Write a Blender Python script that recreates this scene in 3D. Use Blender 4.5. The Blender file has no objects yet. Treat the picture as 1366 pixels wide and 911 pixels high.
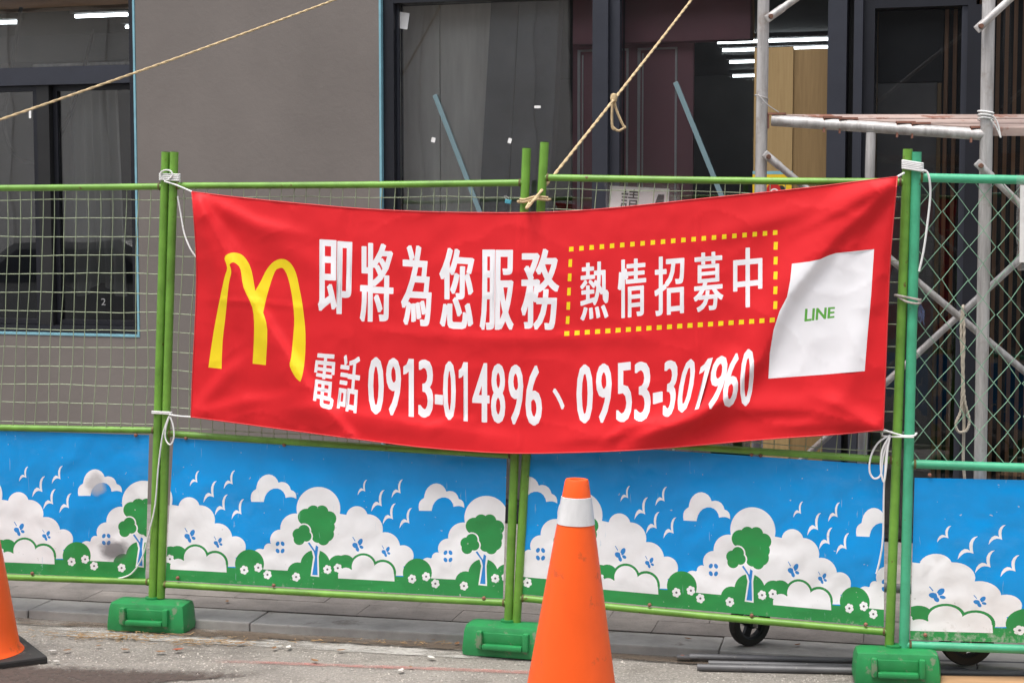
import bpy, bmesh, math, random
from mathutils import Vector, Matrix, noise
from mathutils.geometry import delaunay_2d_cdt
random.seed(7)
S = bpy.context.scene
COL = S.collection
# ------------------------------------------------------------------ camera, sky, sun, exposure
F = 2250.0; W0, H0 = 1366.0, 911.0; CAMZ = 1.71; PITCH = math.atan(165.5 / F)
cd = bpy.data.cameras.new('camera'); cam = bpy.data.objects.new('camera', cd); COL.objects.link(cam)
cam.location = (0, 0, CAMZ); cam.rotation_euler = (math.pi / 2 - PITCH, 0, 0)
cd.sensor_width = 36; cd.sensor_fit = 'HORIZONTAL'; cd.lens = F / W0 * 36; cd.clip_end = 2000; cd.clip_start = 0.05
S.camera = cam
SUN_EL, SUN_AZ = math.radians(70), math.radians(222)      # azimuth clockwise from +Y: behind the camera, to the left
w = bpy.data.worlds.new('World'); S.world = w; w.use_nodes = True
nt = w.node_tree; nt.nodes.clear()
sky = nt.nodes.new('ShaderNodeTexSky'); sky.sky_type = 'NISHITA'; sky.sun_disc = False
sky.sun_elevation = SUN_EL; sky.sun_rotation = SUN_AZ; sky.dust_density = 4.0; sky.ozone_density = 0.6; sky.air_density = 1.0
bg = nt.nodes.new('ShaderNodeBackground'); bg.inputs[1].default_value = 0.15
wo = nt.nodes.new('ShaderNodeOutputWorld')
hs = nt.nodes.new('ShaderNodeHueSaturation'); hs.inputs['Saturation'].default_value = 0.35      # hazy, whitish overcast
nt.links.new(sky.outputs[0], hs.inputs['Color']); nt.links.new(hs.outputs[0], bg.inputs[0]); nt.links.new(bg.outputs[0], wo.inputs[0])
sl = bpy.data.lights.new('sun', 'SUN'); sl.energy = 1.5; sl.angle = math.radians(24); sl.color = (1.0, 0.95, 0.88)
so = bpy.data.objects.new('sun', sl); COL.objects.link(so)
sd = Vector((math.sin(SUN_AZ) * math.cos(SUN_EL), math.cos(SUN_AZ) * math.cos(SUN_EL), math.sin(SUN_EL)))
so.rotation_euler = sd.to_track_quat('Z', 'Y').to_euler(); so.location = (0, 0, 12)
S.view_settings.view_transform = 'Standard'; S.view_settings.look = 'None'
S.view_settings.gamma = 1.0; S.view_settings.exposure = 0.68
S.view_settings.use_curve_mapping = False
S.cycles.max_bounces = 8; S.cycles.transparent_max_bounces = 12

# ------------------------------------------------------------------ geometry of the place
def ray(px, py):
    x = (px - W0 / 2) / F; y = (py - H0 / 2) / F
    c, s = math.cos(PITCH), math.sin(PITCH)
    return Vector((x, c - y * s, -s - y * c))
CAM = Vector((0, 0, CAMZ))
class VPlane:                                   # an upright plane through p, running along d
    def __init__(self, p, d):
        self.p = Vector((p[0], p[1], 0)); self.d = Vector((d[0], d[1], 0)).normalized()
        self.n = Vector((self.d.y, -self.d.x, 0))            # towards the street
        if self.n.y > 0: self.n = -self.n
    def at(self, px, py, off=0.0):
        r = ray(px, py); p = self.p + self.n * off
        t = (p - CAM).dot(self.n) / r.dot(self.n)
        return CAM + r * t
def on_z(px, py, z):
    r = ray(px, py); return CAM + r * ((z - CAMZ) / r.z)

P1 = (-1.448, 6.93); P2 = (0.084, 6.515); P3 = (1.445, 6.145)
PF = VPlane(P1, (P3[0] - P1[0], P3[1] - P1[1]))              # middle two panels
PL = VPlane(P1, (1, -0.18)); PR = VPlane(P3, (1, -0.13))
FA = math.radians(17); F0 = (0.0, 9.2)
PB = VPlane(F0, (math.cos(FA), -math.sin(FA)))               # shop front
def fs(px, py, w=0.0):                          # pixel -> (s, z) on the shop front at depth w behind it
    q = PB.at(px, py, -w); return (q - PB.p).dot(PB.d), q.z

# ------------------------------------------------------------------ materials
MATS = {}
def nodes(name):
    m = bpy.data.materials.new(name); m.use_nodes = True
    t = m.node_tree; t.nodes.clear()
    o = t.nodes.new('ShaderNodeOutputMaterial'); b = t.nodes.new('ShaderNodeBsdfPrincipled')
    t.links.new(b.outputs[0], o.inputs[0]); MATS[name] = m
    return m, t, b
def N(t, typ, **kw):
    n = t.nodes.new(typ)
    for k, v in kw.items():
        if k.startswith('i_'):
            key = k[2:]; n.inputs[int(key) if key.isdigit() else key.replace('_', ' ')].default_value = v
        else: setattr(n, k, v)
    return n
def c4(c): return (c[0], c[1], c[2], 1)
def ramp(t, fac, a, b, ca=(0, 0, 0), cb=(1, 1, 1)):
    r = t.nodes.new('ShaderNodeValToRGB'); r.color_ramp.elements[0].position = a; r.color_ramp.elements[1].position = b
    r.color_ramp.elements[0].color = c4(ca); r.color_ramp.elements[1].color = c4(cb)
    t.links.new(fac, r.inputs[0]); return r.outputs[0]
def mixc(t, fac, a, b):
    m = t.nodes.new('ShaderNodeMix'); m.data_type = 'RGBA'
    for v, k in ((a, 6), (b, 7)):
        if hasattr(v, 'is_linked'): t.links.new(v, m.inputs[k])
        else: m.inputs[k].default_value = c4(v)
    if hasattr(fac, 'is_linked'): t.links.new(fac, m.inputs[0])
    else: m.inputs[0].default_value = fac
    return m.outputs[2]
def coords(t, scale=(1, 1, 1)):
    tc = t.nodes.new('ShaderNodeTexCoord'); mp = t.nodes.new('ShaderNodeMapping'); mp.inputs['Scale'].default_value = scale
    t.links.new(tc.outputs['Object'], mp.inputs[0]); return mp.outputs[0]
def noisetex(t, scale, detail=4, rough=0.55, st=(1, 1, 1), dist=0.0):
    n = N(t, 'ShaderNodeTexNoise', i_Scale=scale, i_Detail=detail, i_Roughness=rough, i_Distortion=dist)
    t.links.new(coords(t, st), n.inputs['Vector']); return n.outputs['Fac']
def bump(t, b, h, strength=0.2, dist=0.01):
    n = N(t, 'ShaderNodeBump', i_Strength=strength, i_Distance=dist)
    t.links.new(h, n.inputs['Height']); t.links.new(n.outputs[0], b.inputs['Normal'])
def mat(name, col, rough=0.5, metal=0.0, var=0.12, vs=6.0, bs=0.0, bscale=60, spec=0.5, dirt=None, dcol=(0.1, 0.08, 0.06), ds=9.0, st=(1, 1, 1)):
    m, t, b = nodes(name)
    n = noisetex(t, vs, 5, 0.6, st)
    lo = [c * (1 - var) for c in col]; hi = [min(1, c * (1 + var)) for c in col]
    c = ramp(t, n, 0.3, 0.7, lo, hi)
    if dirt:
        d = ramp(t, noisetex(t, ds, 8, 0.7), dirt, dirt + 0.06)
        c = mixc(t, d, c, dcol)
    t.links.new(c, b.inputs['Base Color'])
    b.inputs['Roughness'].default_value = rough; b.inputs['Metallic'].default_value = metal
    b.inputs['Specular IOR Level'].default_value = spec
    if bs: bump(t, b, noisetex(t, bscale, 6, 0.65), bs, 0.004)
    return m
RUST = (0.13, 0.055, 0.02)
mat('green paint', (0.150, 0.33, 0.045), 0.42, var=0.24, vs=9, bs=0.12, bscale=70, dirt=0.625, dcol=RUST, ds=26)
mat('teal paint', (0.07, 0.42, 0.235), 0.42, var=0.2, vs=9, bs=0.12, bscale=70, dirt=0.655, dcol=RUST, ds=26)
mat('mesh wire', (0.30, 0.36, 0.23), 0.5, var=0.2, dirt=0.66, dcol=(0.3, 0.25, 0.16), ds=8)
mat('teal wire', (0.20, 0.38, 0.26), 0.45, var=0.2)
mat('foot plastic', (0.022, 0.25, 0.075), 0.42, var=0.18, vs=9, bs=0.15, bscale=40, dirt=0.58, dcol=(0.17, 0.25, 0.15), ds=14)
mat('banner red', (0.72, 0.018, 0.025), 0.6, var=0.05, vs=3, bs=0.05, bscale=240, spec=0.25)
mat('banner white', (0.88, 0.88, 0.92), 0.55, var=0.02, vs=3, bs=0.05, bscale=240)
mat('banner yellow', (0.92, 0.70, 0.008), 0.55, var=0.04, vs=3, bs=0.05, bscale=240)
mat('banner green', (0.12, 0.42, 0.06), 0.55, var=0.04, vs=3)
mat('seam red', (0.62, 0.03, 0.035), 0.6, var=0.08)
def print_mat(name, col, smudges=()):
    m, t, b = nodes(name)
    n = noisetex(t, 5, 6, 0.6)
    c = ramp(t, n, 0.3, 0.72, [x * 0.93 for x in col], [min(1, x * 1.06) for x in col])
    dust = ramp(t, noisetex(t, 2.2, 8, 0.7, (1, 1, 2.2)), 0.55, 0.8, (0, 0, 0), (0.10, 0.10, 0.10))
    c = mixc(t, dust, c, (0.55, 0.55, 0.53))
    sc = ramp(t, noisetex(t, 60, 2, 0.5), 0.74, 0.76, (0, 0, 0), (0.7, 0.7, 0.7))
    c = mixc(t, sc, c, (0.6, 0.62, 0.6))
    tz = t.nodes.new('ShaderNodeNewGeometry'); sz = t.nodes.new('ShaderNodeSeparateXYZ'); t.links.new(tz.outputs['Position'], sz.inputs[0])
    lowm = N(t, 'ShaderNodeMapRange'); lowm.inputs[1].default_value = 0.42; lowm.inputs[2].default_value = 0.14; t.links.new(sz.outputs[2], lowm.inputs[0])
    spl = N(t, 'ShaderNodeMath', operation='MULTIPLY'); t.links.new(lowm.outputs[0], spl.inputs[0]); t.links.new(noisetex(t, 38, 5, 0.7), spl.inputs[1])
    c = mixc(t, ramp(t, spl.outputs[0], 0.42, 0.56, (0, 0, 0), (0.6, 0.6, 0.6)), c, (0.50, 0.50, 0.46))   # dried mud splashes
    scr = ramp(t, noisetex(t, 9, 3, 0.5, (6, 6, 0.6), 1.5), 0.70, 0.74, (0, 0, 0), (0.35, 0.35, 0.35))
    c = mixc(t, scr, c, (0.45, 0.62, 0.75))
    for (x, z, r, cc) in smudges:               # rubbed-off patches
        tc = t.nodes.new('ShaderNodeTexCoord'); ad = N(t, 'ShaderNodeVectorMath', operation='DISTANCE')
        nz = N(t, 'ShaderNodeTexNoise', i_Scale=22.0, i_Detail=4.0)
        mx = N(t, 'ShaderNodeVectorMath', operation='MULTIPLY_ADD'); mx.inputs[1].default_value = (0.05, 0, 0.05)
        t.links.new(nz.outputs['Color'], mx.inputs[0]); t.links.new(tc.outputs['Object'], mx.inputs[2])
        sp = N(t, 'ShaderNodeVectorMath', operation='MULTIPLY'); sp.inputs[1].default_value = (1, 0, 1.5 if cc[0] < 0.3 else 1)
        t.links.new(mx.outputs[0], sp.inputs[0]); t.links.new(sp.outputs[0], ad.inputs[0])
        ad.inputs[1].default_value = (x + 0.025, 0, (z + 0.025) * (1.5 if cc[0] < 0.3 else 1))
        f = ramp(t, ad.outputs['Value'], r * 0.55, r * 1.15, (0.8, 0.8, 0.8), (0, 0, 0))
        c = mixc(t, f, c, cc)
    t.links.new(c, b.inputs['Base Color'])
    b.inputs['Roughness'].default_value = 0.26
    bump(t, b, noisetex(t, 7, 3, 0.5, (1, 1, 0.7), 0.6), 0.28, 0.02)
    return m
PRINT = {'blue': (0.003, 0.31, 0.78), 'white': (0.88, 0.89, 0.91), 'green': (0.03, 0.29, 0.075), 'sky': (0.03, 0.25, 0.66), 'grey': (0.12, 0.12, 0.13)}
for k, v in PRINT.items(): print_mat('print ' + k, v)
mat('white cord', (0.80, 0.80, 0.80), 0.7, var=0.06, bs=0.4, bscale=200)
mat('tan rope', (0.62, 0.47, 0.27), 0.8, var=0.18, vs=60, bs=0.6, bscale=150)
mat('cream rope', (0.62, 0.55, 0.45), 0.8, var=0.18, vs=60, bs=0.6, bscale=150)
mat('grey rope', (0.40, 0.36, 0.33), 0.85, var=0.3, vs=90, bs=0.6, bscale=150)
mat('fray', (0.10, 0.13, 0.24), 0.85, var=0.4, vs=60)
mat('cone orange', (0.95, 0.112, 0.010), 0.45, var=0.08, vs=6, bs=0.10, bscale=35, dirt=0.605, dcol=(0.66, 0.095, 0.02), ds=10, st=(1, 1, 0.5))
mat('cone white', (0.66, 0.66, 0.67), 0.3, var=0.14, vs=14, bs=0.35, bscale=22, dirt=0.64, dcol=(0.5, 0.46, 0.42), ds=16, st=(1, 1, 0.3))
mat('black rubber', (0.022, 0.021, 0.02), 0.7, var=0.3, bs=0.3, bscale=50, dirt=0.6, dcol=(0.12, 0.10, 0.085))
def galv():
    m, t, b = nodes('galvanised')
    c = ramp(t, noisetex(t, 30, 6, 0.65, (1, 1, 0.12)), 0.32, 0.68, (0.30, 0.285, 0.28), (0.60, 0.585, 0.58))
    c = mixc(t, ramp(t, noisetex(t, 11, 7, 0.7), 0.56, 0.68, (0, 0, 0), (0.8, 0.8, 0.8)), c, (0.30, 0.25, 0.22))
    c = mixc(t, ramp(t, noisetex(t, 17, 8, 0.7), 0.66, 0.70, (0, 0, 0), (0.8, 0.8, 0.8)), c, (0.70, 0.68, 0.66))
    t.links.new(c, b.inputs['Base Color']); b.inputs['Roughness'].default_value = 0.5; b.inputs['Metallic'].default_value = 0.2
    bump(t, b, noisetex(t, 60, 5, 0.6), 0.25, 0.004)
galv()
mat('dark rust', (0.16, 0.075, 0.05), 0.75, var=0.4, vs=40)
mat('weld rust', (0.13, 0.12, 0.035), 0.7, var=0.5, vs=60, dirt=0.52, dcol=(0.10, 0.05, 0.025), ds=40)
mat('plank metal', (0.36, 0.27, 0.24), 0.65, 0.1, var=0.3, vs=9, bs=0.2, bscale=50, dirt=0.56, dcol=(0.24, 0.10, 0.065), ds=9, st=(0.4, 1, 1))
mat('grey pipe', (0.13, 0.13, 0.135), 0.5, 0.3, var=0.2, bs=0.1, dirt=0.66, dcol=(0.35, 0.33, 0.30))
mat('rusty steel', (0.27, 0.12, 0.085), 0.75, 0.1, var=0.35, vs=14, bs=0.3, bscale=60, dirt=0.6, dcol=(0.42, 0.30, 0.24), ds=12)
mat('plaster', (0.172, 0.151, 0.139), 0.85, var=0.13, vs=1.1, bs=0.4, bscale=28, dirt=0.66, dcol=(0.19, 0.172, 0.16), ds=3)
mat('dark frame', (0.016, 0.017, 0.023), 0.38, 0.2, var=0.12, spec=0.5)
mat('frame grey', (0.036, 0.039, 0.052), 0.42, 0.2, var=0.1)
mat('blue tape', (0.20, 0.42, 0.50), 0.6, var=0.16, vs=12)
mat('black board', (0.010, 0.010, 0.011), 0.6, var=0.2)
mat('grey board', (0.14, 0.135, 0.13), 0.7, var=0.15)
mat('interior wall', (0.085, 0.082, 0.08), 0.85, var=0.15, vs=1.5)
mat('interior ceiling', (0.06, 0.06, 0.06), 0.85, var=0.1)
mat('interior floor', (0.10, 0.095, 0.09), 0.7, var=0.2)
mat('maroon wall', (0.19, 0.09, 0.105), 0.6, var=0.12, vs=0.8)
mat('pale wall', (0.80, 0.77, 0.74), 0.8, var=0.2, vs=0.5, st=(1, 1, 0.15))
mat('concrete', (0.16, 0.16, 0.165), 0.85, var=0.25, vs=1.5, bs=0.3)
mat('reflected grey', (0.78, 0.73, 0.68), 0.85, var=0.34, vs=1.6, st=(3, 1, 0.35), bs=0.1, dirt=0.66, dcol=(0.22, 0.2, 0.19), ds=2)  # tone of a reflected grey wall, painted on indoor boards
mat('reflected concrete', (0.17, 0.176, 0.19), 0.8, var=0.3, vs=2.2, bs=0.3, bscale=30, dirt=0.64, dcol=(0.07, 0.07, 0.075), ds=3)  # tone of a reflected pillar, painted on indoor slabs
mat('reflected maroon', (0.46, 0.20, 0.235), 0.6, var=0.14, vs=1.2)  # tone of the reflected maroon shop, painted on indoor boards
mat('dark recess', (0.012, 0.012, 0.013), 0.9, var=0.2)
mat('teal strip', (0.20, 0.30, 0.33), 0.4, 0.3, var=0.08)
mat('paper', (0.88, 0.87, 0.85), 0.6, var=0.07, vs=12, bs=0.3, bscale=30)
mat('chalk', (0.30, 0.30, 0.30), 0.9, var=0.3, vs=200)
mat('ink', (0.02, 0.02, 0.02), 0.6, var=0.1)
mat('yellow card', (0.80, 0.52, 0.02), 0.45, var=0.06)
mat('sign red', (0.55, 0.02, 0.02), 0.45, var=0.06)
mat('sign white', (0.8, 0.8, 0.78), 0.5, var=0.05)
mat('clip blue', (0.10, 0.42, 0.52), 0.35, 0.2, var=0.05)
mat('white paint', (0.88, 0.88, 0.87), 0.6, var=0.08)
mat('cable', (0.012, 0.012, 0.013), 0.5, var=0.1)
mat('drape', (0.42, 0.41, 0.39), 0.5, var=0.15, vs=3, st=(4, 4, 0.3))
mat('kerb stone', (0.39, 0.375, 0.355), 0.85, var=0.22, vs=7, bs=0.5, bscale=55, dirt=0.60, dcol=(0.24, 0.22, 0.20), ds=5)
mat('board wood', (0.42, 0.25, 0.13), 0.7, var=0.2, vs=4, st=(1, 9, 9))
def wood(name, col, dark, st=(16, 16, 0.7), rough=0.5):
    m, t, b = nodes(name)
    n = noisetex(t, 3.0, 6, 0.65, st, 1.2)
    c = ramp(t, n, 0.3, 0.72, dark, col); t.links.new(c, b.inputs['Base Color']); b.inputs['Roughness'].default_value = rough
    bump(t, b, n, 0.1, 0.004)
wood('oak', (0.24, 0.155, 0.065), (0.17, 0.105, 0.04))
wood('oak pale', (0.34, 0.235, 0.105), (0.26, 0.17, 0.07))
wood('batten wood', (0.40, 0.21, 0.10), (0.25, 0.12, 0.055))
wood('soffit wood', (0.62, 0.33, 0.15), (0.45, 0.22, 0.09), (0.7, 12, 12))
def slab_mat(i, col):
    m, t, b = nodes('paving %d' % i)
    tc = t.nodes.new('ShaderNodeNewGeometry')
    n = N(t, 'ShaderNodeTexNoise', i_Scale=7.0, i_Detail=8.0, i_Roughness=0.7); t.links.new(tc.outputs['Position'], n.inputs['Vector'])
    n2 = N(t, 'ShaderNodeTexNoise', i_Scale=90.0, i_Detail=3.0); t.links.new(tc.outputs['Position'], n2.inputs['Vector'])
    c = ramp(t, n.outputs['Fac'], 0.32, 0.7, [x * 0.72 for x in col], [x * 1.22 for x in col])
    c = mixc(t, ramp(t, n2.outputs['Fac'], 0.62, 0.7, (0, 0, 0), (0.5, 0.5, 0.5)), c, (0.08, 0.075, 0.07))
    t.links.new(c, b.inputs['Base Color']); b.inputs['Roughness'].default_value = 0.85
    bump(t, b, n2.outputs['Fac'], 0.3, 0.004)
slab_mat(0, (0.235, 0.212, 0.197)); slab_mat(1, (0.205, 0.188, 0.176)); slab_mat(2, (0.26, 0.235, 0.216))
def glass(name, tint, refl):
    m = bpy.data.materials.new(name); m.use_nodes = True; t = m.node_tree; t.nodes.clear(); MATS[name] = m
    o = t.nodes.new('ShaderNodeOutputMaterial'); mx = t.nodes.new('ShaderNodeMixShader')
    tr = t.nodes.new('ShaderNodeBsdfTransparent'); tr.inputs[0].default_value = c4(tint)
    gl = t.nodes.new('ShaderNodeBsdfGlossy'); gl.inputs['Roughness'].default_value = 0.006; gl.inputs[0].default_value = (1, 1, 1, 1)
    lw = t.nodes.new('ShaderNodeFresnel'); lw.inputs[0].default_value = refl
    n = noisetex(t, 1.3, 2, 0.5); bp = N(t, 'ShaderNodeBump', i_Strength=0.035, i_Distance=0.05)
    t.links.new(n, bp.inputs['Height']); t.links.new(bp.outputs[0], gl.inputs['Normal'])
    t.links.new(lw.outputs[0], mx.inputs[0]); t.links.new(tr.outputs[0], mx.inputs[1]); t.links.new(gl.outputs[0], mx.inputs[2]); t.links.new(mx.outputs[0], o.inputs[0])
glass('window glass', (0.94, 0.95, 0.95), 1.72)
glass('door glass', (0.90, 0.91, 0.92), 1.5)
def lamp_mat():
    m, t, b = nodes('tube light'); b.inputs['Base Color'].default_value = (0.9, 0.9, 0.9, 1)
    b.inputs['Emission Color'].default_value = (0.9, 0.97, 1, 1); b.inputs['Emission Strength'].default_value = 6.0
lamp_mat()
def plastic():
    m = bpy.data.materials.new('clear plastic'); m.use_nodes = True; t = m.node_tree; t.nodes.clear(); MATS['clear plastic'] = m
    o = t.nodes.new('ShaderNodeOutputMaterial'); mx = t.nodes.new('ShaderNodeMixShader'); mx.inputs[0].default_value = 0.2
    tr = t.nodes.new('ShaderNodeBsdfTransparent'); b = t.nodes.new('ShaderNodeBsdfPrincipled')
    b.inputs['Base Color'].default_value = (0.55, 0.54, 0.52, 1); b.inputs['Roughness'].default_value = 0.15
    n = noisetex(t, 25, 3, 0.6); bump(t, b, n, 0.8, 0.02)
    t.links.new(tr.outputs[0], mx.inputs[1]); t.links.new(b.outputs[0], mx.inputs[2]); t.links.new(mx.outputs[0], o.inputs[0])
plastic()
def road_mat():
    m, t, b = nodes('road surface')
    fine = noisetex(t, 85, 3, 0.75); big = noisetex(t, 1.1, 6, 0.65); mid = noisetex(t, 9, 6, 0.7)
    c = ramp(t, big, 0.3, 0.7, (0.185, 0.168, 0.148), (0.29, 0.268, 0.24))
    c = mixc(t, ramp(t, mid, 0.5, 0.72, (0, 0, 0), (0.6, 0.6, 0.6)), c, (0.38, 0.345, 0.30))
    c = mixc(t, ramp(t, fine, 0.52, 0.66, (0, 0, 0), (0.75, 0.75, 0.75)), c, (0.50, 0.47, 0.42))
    c = mixc(t, ramp(t, noisetex(t, 52, 4, 0.7), 0.58, 0.66, (0, 0, 0), (0.8, 0.8, 0.8)), c, (0.085, 0.075, 0.065))
    c = mixc(t, ramp(t, noisetex(t, 2.6, 8, 0.72, (1, 2.2, 1)), 0.52, 0.66, (0, 0, 0), (0.55, 0.55, 0.55)), c, (0.10, 0.088, 0.075))   # oil and mud stains
    c = mixc(t, ramp(t, noisetex(t, 14, 8, 0.75), 0.60, 0.68, (0, 0, 0), (0.5, 0.5, 0.5)), c, (0.42, 0.39, 0.34))
    t.links.new(c, b.inputs['Base Color']); b.inputs['Roughness'].default_value = 0.9
    bump(t, b, fine, 1.0, 0.008)
road_mat()
def patch_mat(name, col, a, b_, scale=6, st=(1, 1, 1), maxf=0.95):       # worn stain: ragged through a noise mask
    m = bpy.data.materials.new(name); m.use_nodes = True; t = m.node_tree; t.nodes.clear(); MATS[name] = m
    o = t.nodes.new('ShaderNodeOutputMaterial'); mx = t.nodes.new('ShaderNodeMixShader')
    tr = t.nodes.new('ShaderNodeBsdfTransparent'); bs = t.nodes.new('ShaderNodeBsdfPrincipled'); bs.inputs['Roughness'].default_value = 0.9
    c = ramp(t, noisetex(t, 60, 4, 0.7), 0.35, 0.7, [x * 0.75 for x in col], [min(1, x * 1.2) for x in col]); t.links.new(c, bs.inputs['Base Color'])
    tc = t.nodes.new('ShaderNodeTexCoord'); sx = t.nodes.new('ShaderNodeSeparateXYZ'); t.links.new(tc.outputs['UV'], sx.inputs[0])
    def edge(sock):                             # 0 at both borders, 1 inside
        q = N(t, 'ShaderNodeMath', operation='PINGPONG'); q.inputs[1].default_value = 0.5; t.links.new(sock, q.inputs[0])
        return q.outputs[0]
    mn = N(t, 'ShaderNodeMath', operation='MINIMUM'); t.links.new(edge(sx.outputs[0]), mn.inputs[0]); t.links.new(edge(sx.outputs[1]), mn.inputs[1])
    e = ramp(t, mn.outputs[0], 0.0, 0.25)
    nz = noisetex(t, scale, 7, 0.7, st)
    ml = N(t, 'ShaderNodeMath', operation='MULTIPLY'); t.links.new(e, ml.inputs[0]); t.links.new(nz, ml.inputs[1])
    f = ramp(t, ml.outputs[0], a, b_, (0, 0, 0), (maxf,) * 3)
    t.links.new(f, mx.inputs[0]); t.links.new(tr.outputs[0], mx.inputs[1]); t.links.new(bs.outputs[0], mx.inputs[2]); t.links.new(mx.outputs[0], o.inputs[0])
patch_mat('cement spill', (0.52, 0.50, 0.465), 0.38, 0.56, 4, (1, 2.2, 1), 0.8)
patch_mat('gutter dirt', (0.115, 0.085, 0.06), 0.34, 0.5, 9, (0.5, 1, 1), 0.85)
patch_mat('red line', (0.52, 0.22, 0.19), 0.28, 0.6, 16, (0.6, 1, 1), 0.6)
patch_mat('dark stain', (0.085, 0.062, 0.052), 0.2, 0.5, 26, (1, 1, 1), 0.9)

# ------------------------------------------------------------------ mesh helpers
ORG = {}
def M(k): return MATS[k]
def tag(o, label, cat, group=None):
    o['label'] = label; o['category'] = cat
    if group: o['group'] = group
    return o
def empty(name, loc, label, cat, group=None, rz=0.0):
    o = bpy.data.objects.new(name, None); COL.objects.link(o); o.location = loc; o.rotation_euler = (0, 0, rz); o.empty_display_size = 0.1
    ORG[o] = Vector(loc); tag(o, label, cat, group); return o
class MB:
    def __init__(self): self.v = []; self.f = []; self.mi = []; self.uv = None
    def add(self, vs, fs_, mi=0):
        k = len(self.v); self.v += [Vector(x) for x in vs]
        for f in fs_: self.f.append([k + i for i in f]); self.mi.append(mi)
        return self
    def box(self, x0, x1, y0, y1, z0, z1, mi=0):
        vs = [(x, y, z) for z in (z0, z1) for y in (y0, y1) for x in (x0, x1)]
        return self.add(vs, [(0, 2, 3, 1), (4, 5, 7, 6), (0, 1, 5, 4), (2, 6, 7, 3), (0, 4, 6, 2), (1, 3, 7, 5)], mi)
    def obox(self, a, b, wdt, thk, up=Vector((0, 0, 1)), mi=0):  # bar from a to b
        a, b = Vector(a), Vector(b); d = (b - a).normalized(); s = d.cross(up)
        if s.length < 1e-4: s = Vector((1, 0, 0))
        s.normalize(); u = s.cross(d)
        vs = [p + s * i * wdt / 2 + u * j * thk / 2 for p in (a, b) for i, j in ((-1, -1), (1, -1), (1, 1), (-1, 1))]
        return self.add(vs, [(3, 2, 1, 0), (4, 5, 6, 7), (0, 1, 5, 4), (1, 2, 6, 5), (2, 3, 7, 6), (3, 0, 4, 7)], mi)
    def tube(self, pts, r, n=8, caps=True, mi=0):
        pts = [Vector(p) for p in pts]; k = len(pts); rs = r if isinstance(r, (list, tuple)) else [r] * k
        t0 = (pts[1] - pts[0]).normalized(); ref = Vector((0, 0, 1)) if abs(t0.z) < 0.9 else Vector((1, 0, 0))
        u = t0.cross(ref).normalized(); vs = []
        for i, p in enumerate(pts):
            t = (pts[min(i + 1, k - 1)] - pts[max(i - 1, 0)])
            t = t.normalized() if t.length > 1e-9 else t0
            u = (u - t * u.dot(t)); u = u.normalized() if u.length > 1e-6 else t.orthogonal().normalized()
            wv = t.cross(u)
            vs += [p + (u * math.cos(a) + wv * math.sin(a)) * rs[i] for a in (2 * math.pi * j / n for j in range(n))]
        fc = [(i * n + j, i * n + (j + 1) % n, (i + 1) * n + (j + 1) % n, (i + 1) * n + j) for i in range(k - 1) for j in range(n)]
        if caps: fc += [tuple(reversed(range(n))), tuple((k - 1) * n + j for j in range(n))]
        return self.add(vs, fc, mi)
    def lathe(self, prof, c, n=32, ax=None, mi=0, closed=False):   # prof (r, h) about axis ax through c
        ax = Vector(ax or (0, 0, 1)).normalized(); u = ax.orthogonal().normalized(); wv = ax.cross(u); c = Vector(c); vs = []
        for r, h in prof:
            vs += [c + ax * h + (u * math.cos(a) + wv * math.sin(a)) * r for a in (2 * math.pi * j / n for j in range(n))]
        k = len(prof)
        fc = [(i * n + j, i * n + (j + 1) % n, ((i + 1) % k) * n + (j + 1) % n, ((i + 1) % k) * n + j) for i in range(k if closed else k - 1) for j in range(n)]
        return self.add(vs, fc, mi)
    def build(self, name, mats, parent=None, smooth=False, org=None, bevel=0, kind=None):
        o0 = org if org is not None else (ORG[parent] if parent in ORG else Vector((0, 0, 0)))
        me = bpy.data.meshes.new(name); me.from_pydata([v - o0 for v in self.v], [], self.f)
        mats = mats if isinstance(mats, (list, tuple)) else [mats]
        for m_ in mats: me.materials.append(M(m_))
        if len(mats) > 1: me.polygons.foreach_set('material_index', self.mi)
        bm = bmesh.new(); bm.from_mesh(me)
        if bevel:
            bmesh.ops.bevel(bm, geom=[e for e in bm.edges if len(e.link_faces) == 2 and e.calc_face_angle(0) > 0.5], offset=bevel, segments=2, affect='EDGES', profile=0.6)
        if self.uv is None: bmesh.ops.recalc_face_normals(bm, faces=bm.faces)
        bm.to_mesh(me); bm.free()
        if smooth:
            for p in me.polygons: p.use_smooth = True
            try: me.set_sharp_from_angle(angle=math.radians(40))
            except Exception: pass
        me.update()
        o = bpy.data.objects.new(name, me); COL.objects.link(o)
        if parent is not None: o.parent = parent; ORG[o] = o0
        else: o.location = o0
        if kind: o['kind'] = kind
        return o
def smooth_path(pts, k=6):
    pts = [Vector(p) for p in pts]; out = []
    for i in range(len(pts) - 1):
        a, b, c, d = pts[max(i - 1, 0)], pts[i], pts[i + 1], pts[min(i + 2, len(pts) - 1)]
        for j in range(k):
            t = j / k
            out.append(0.5 * ((2 * b) + (c - a) * t + (2 * a - 5 * b + 4 * c - d) * t * t + (3 * b - a - 3 * c + d) * t ** 3))
    return out + [pts[-1]]

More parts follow.
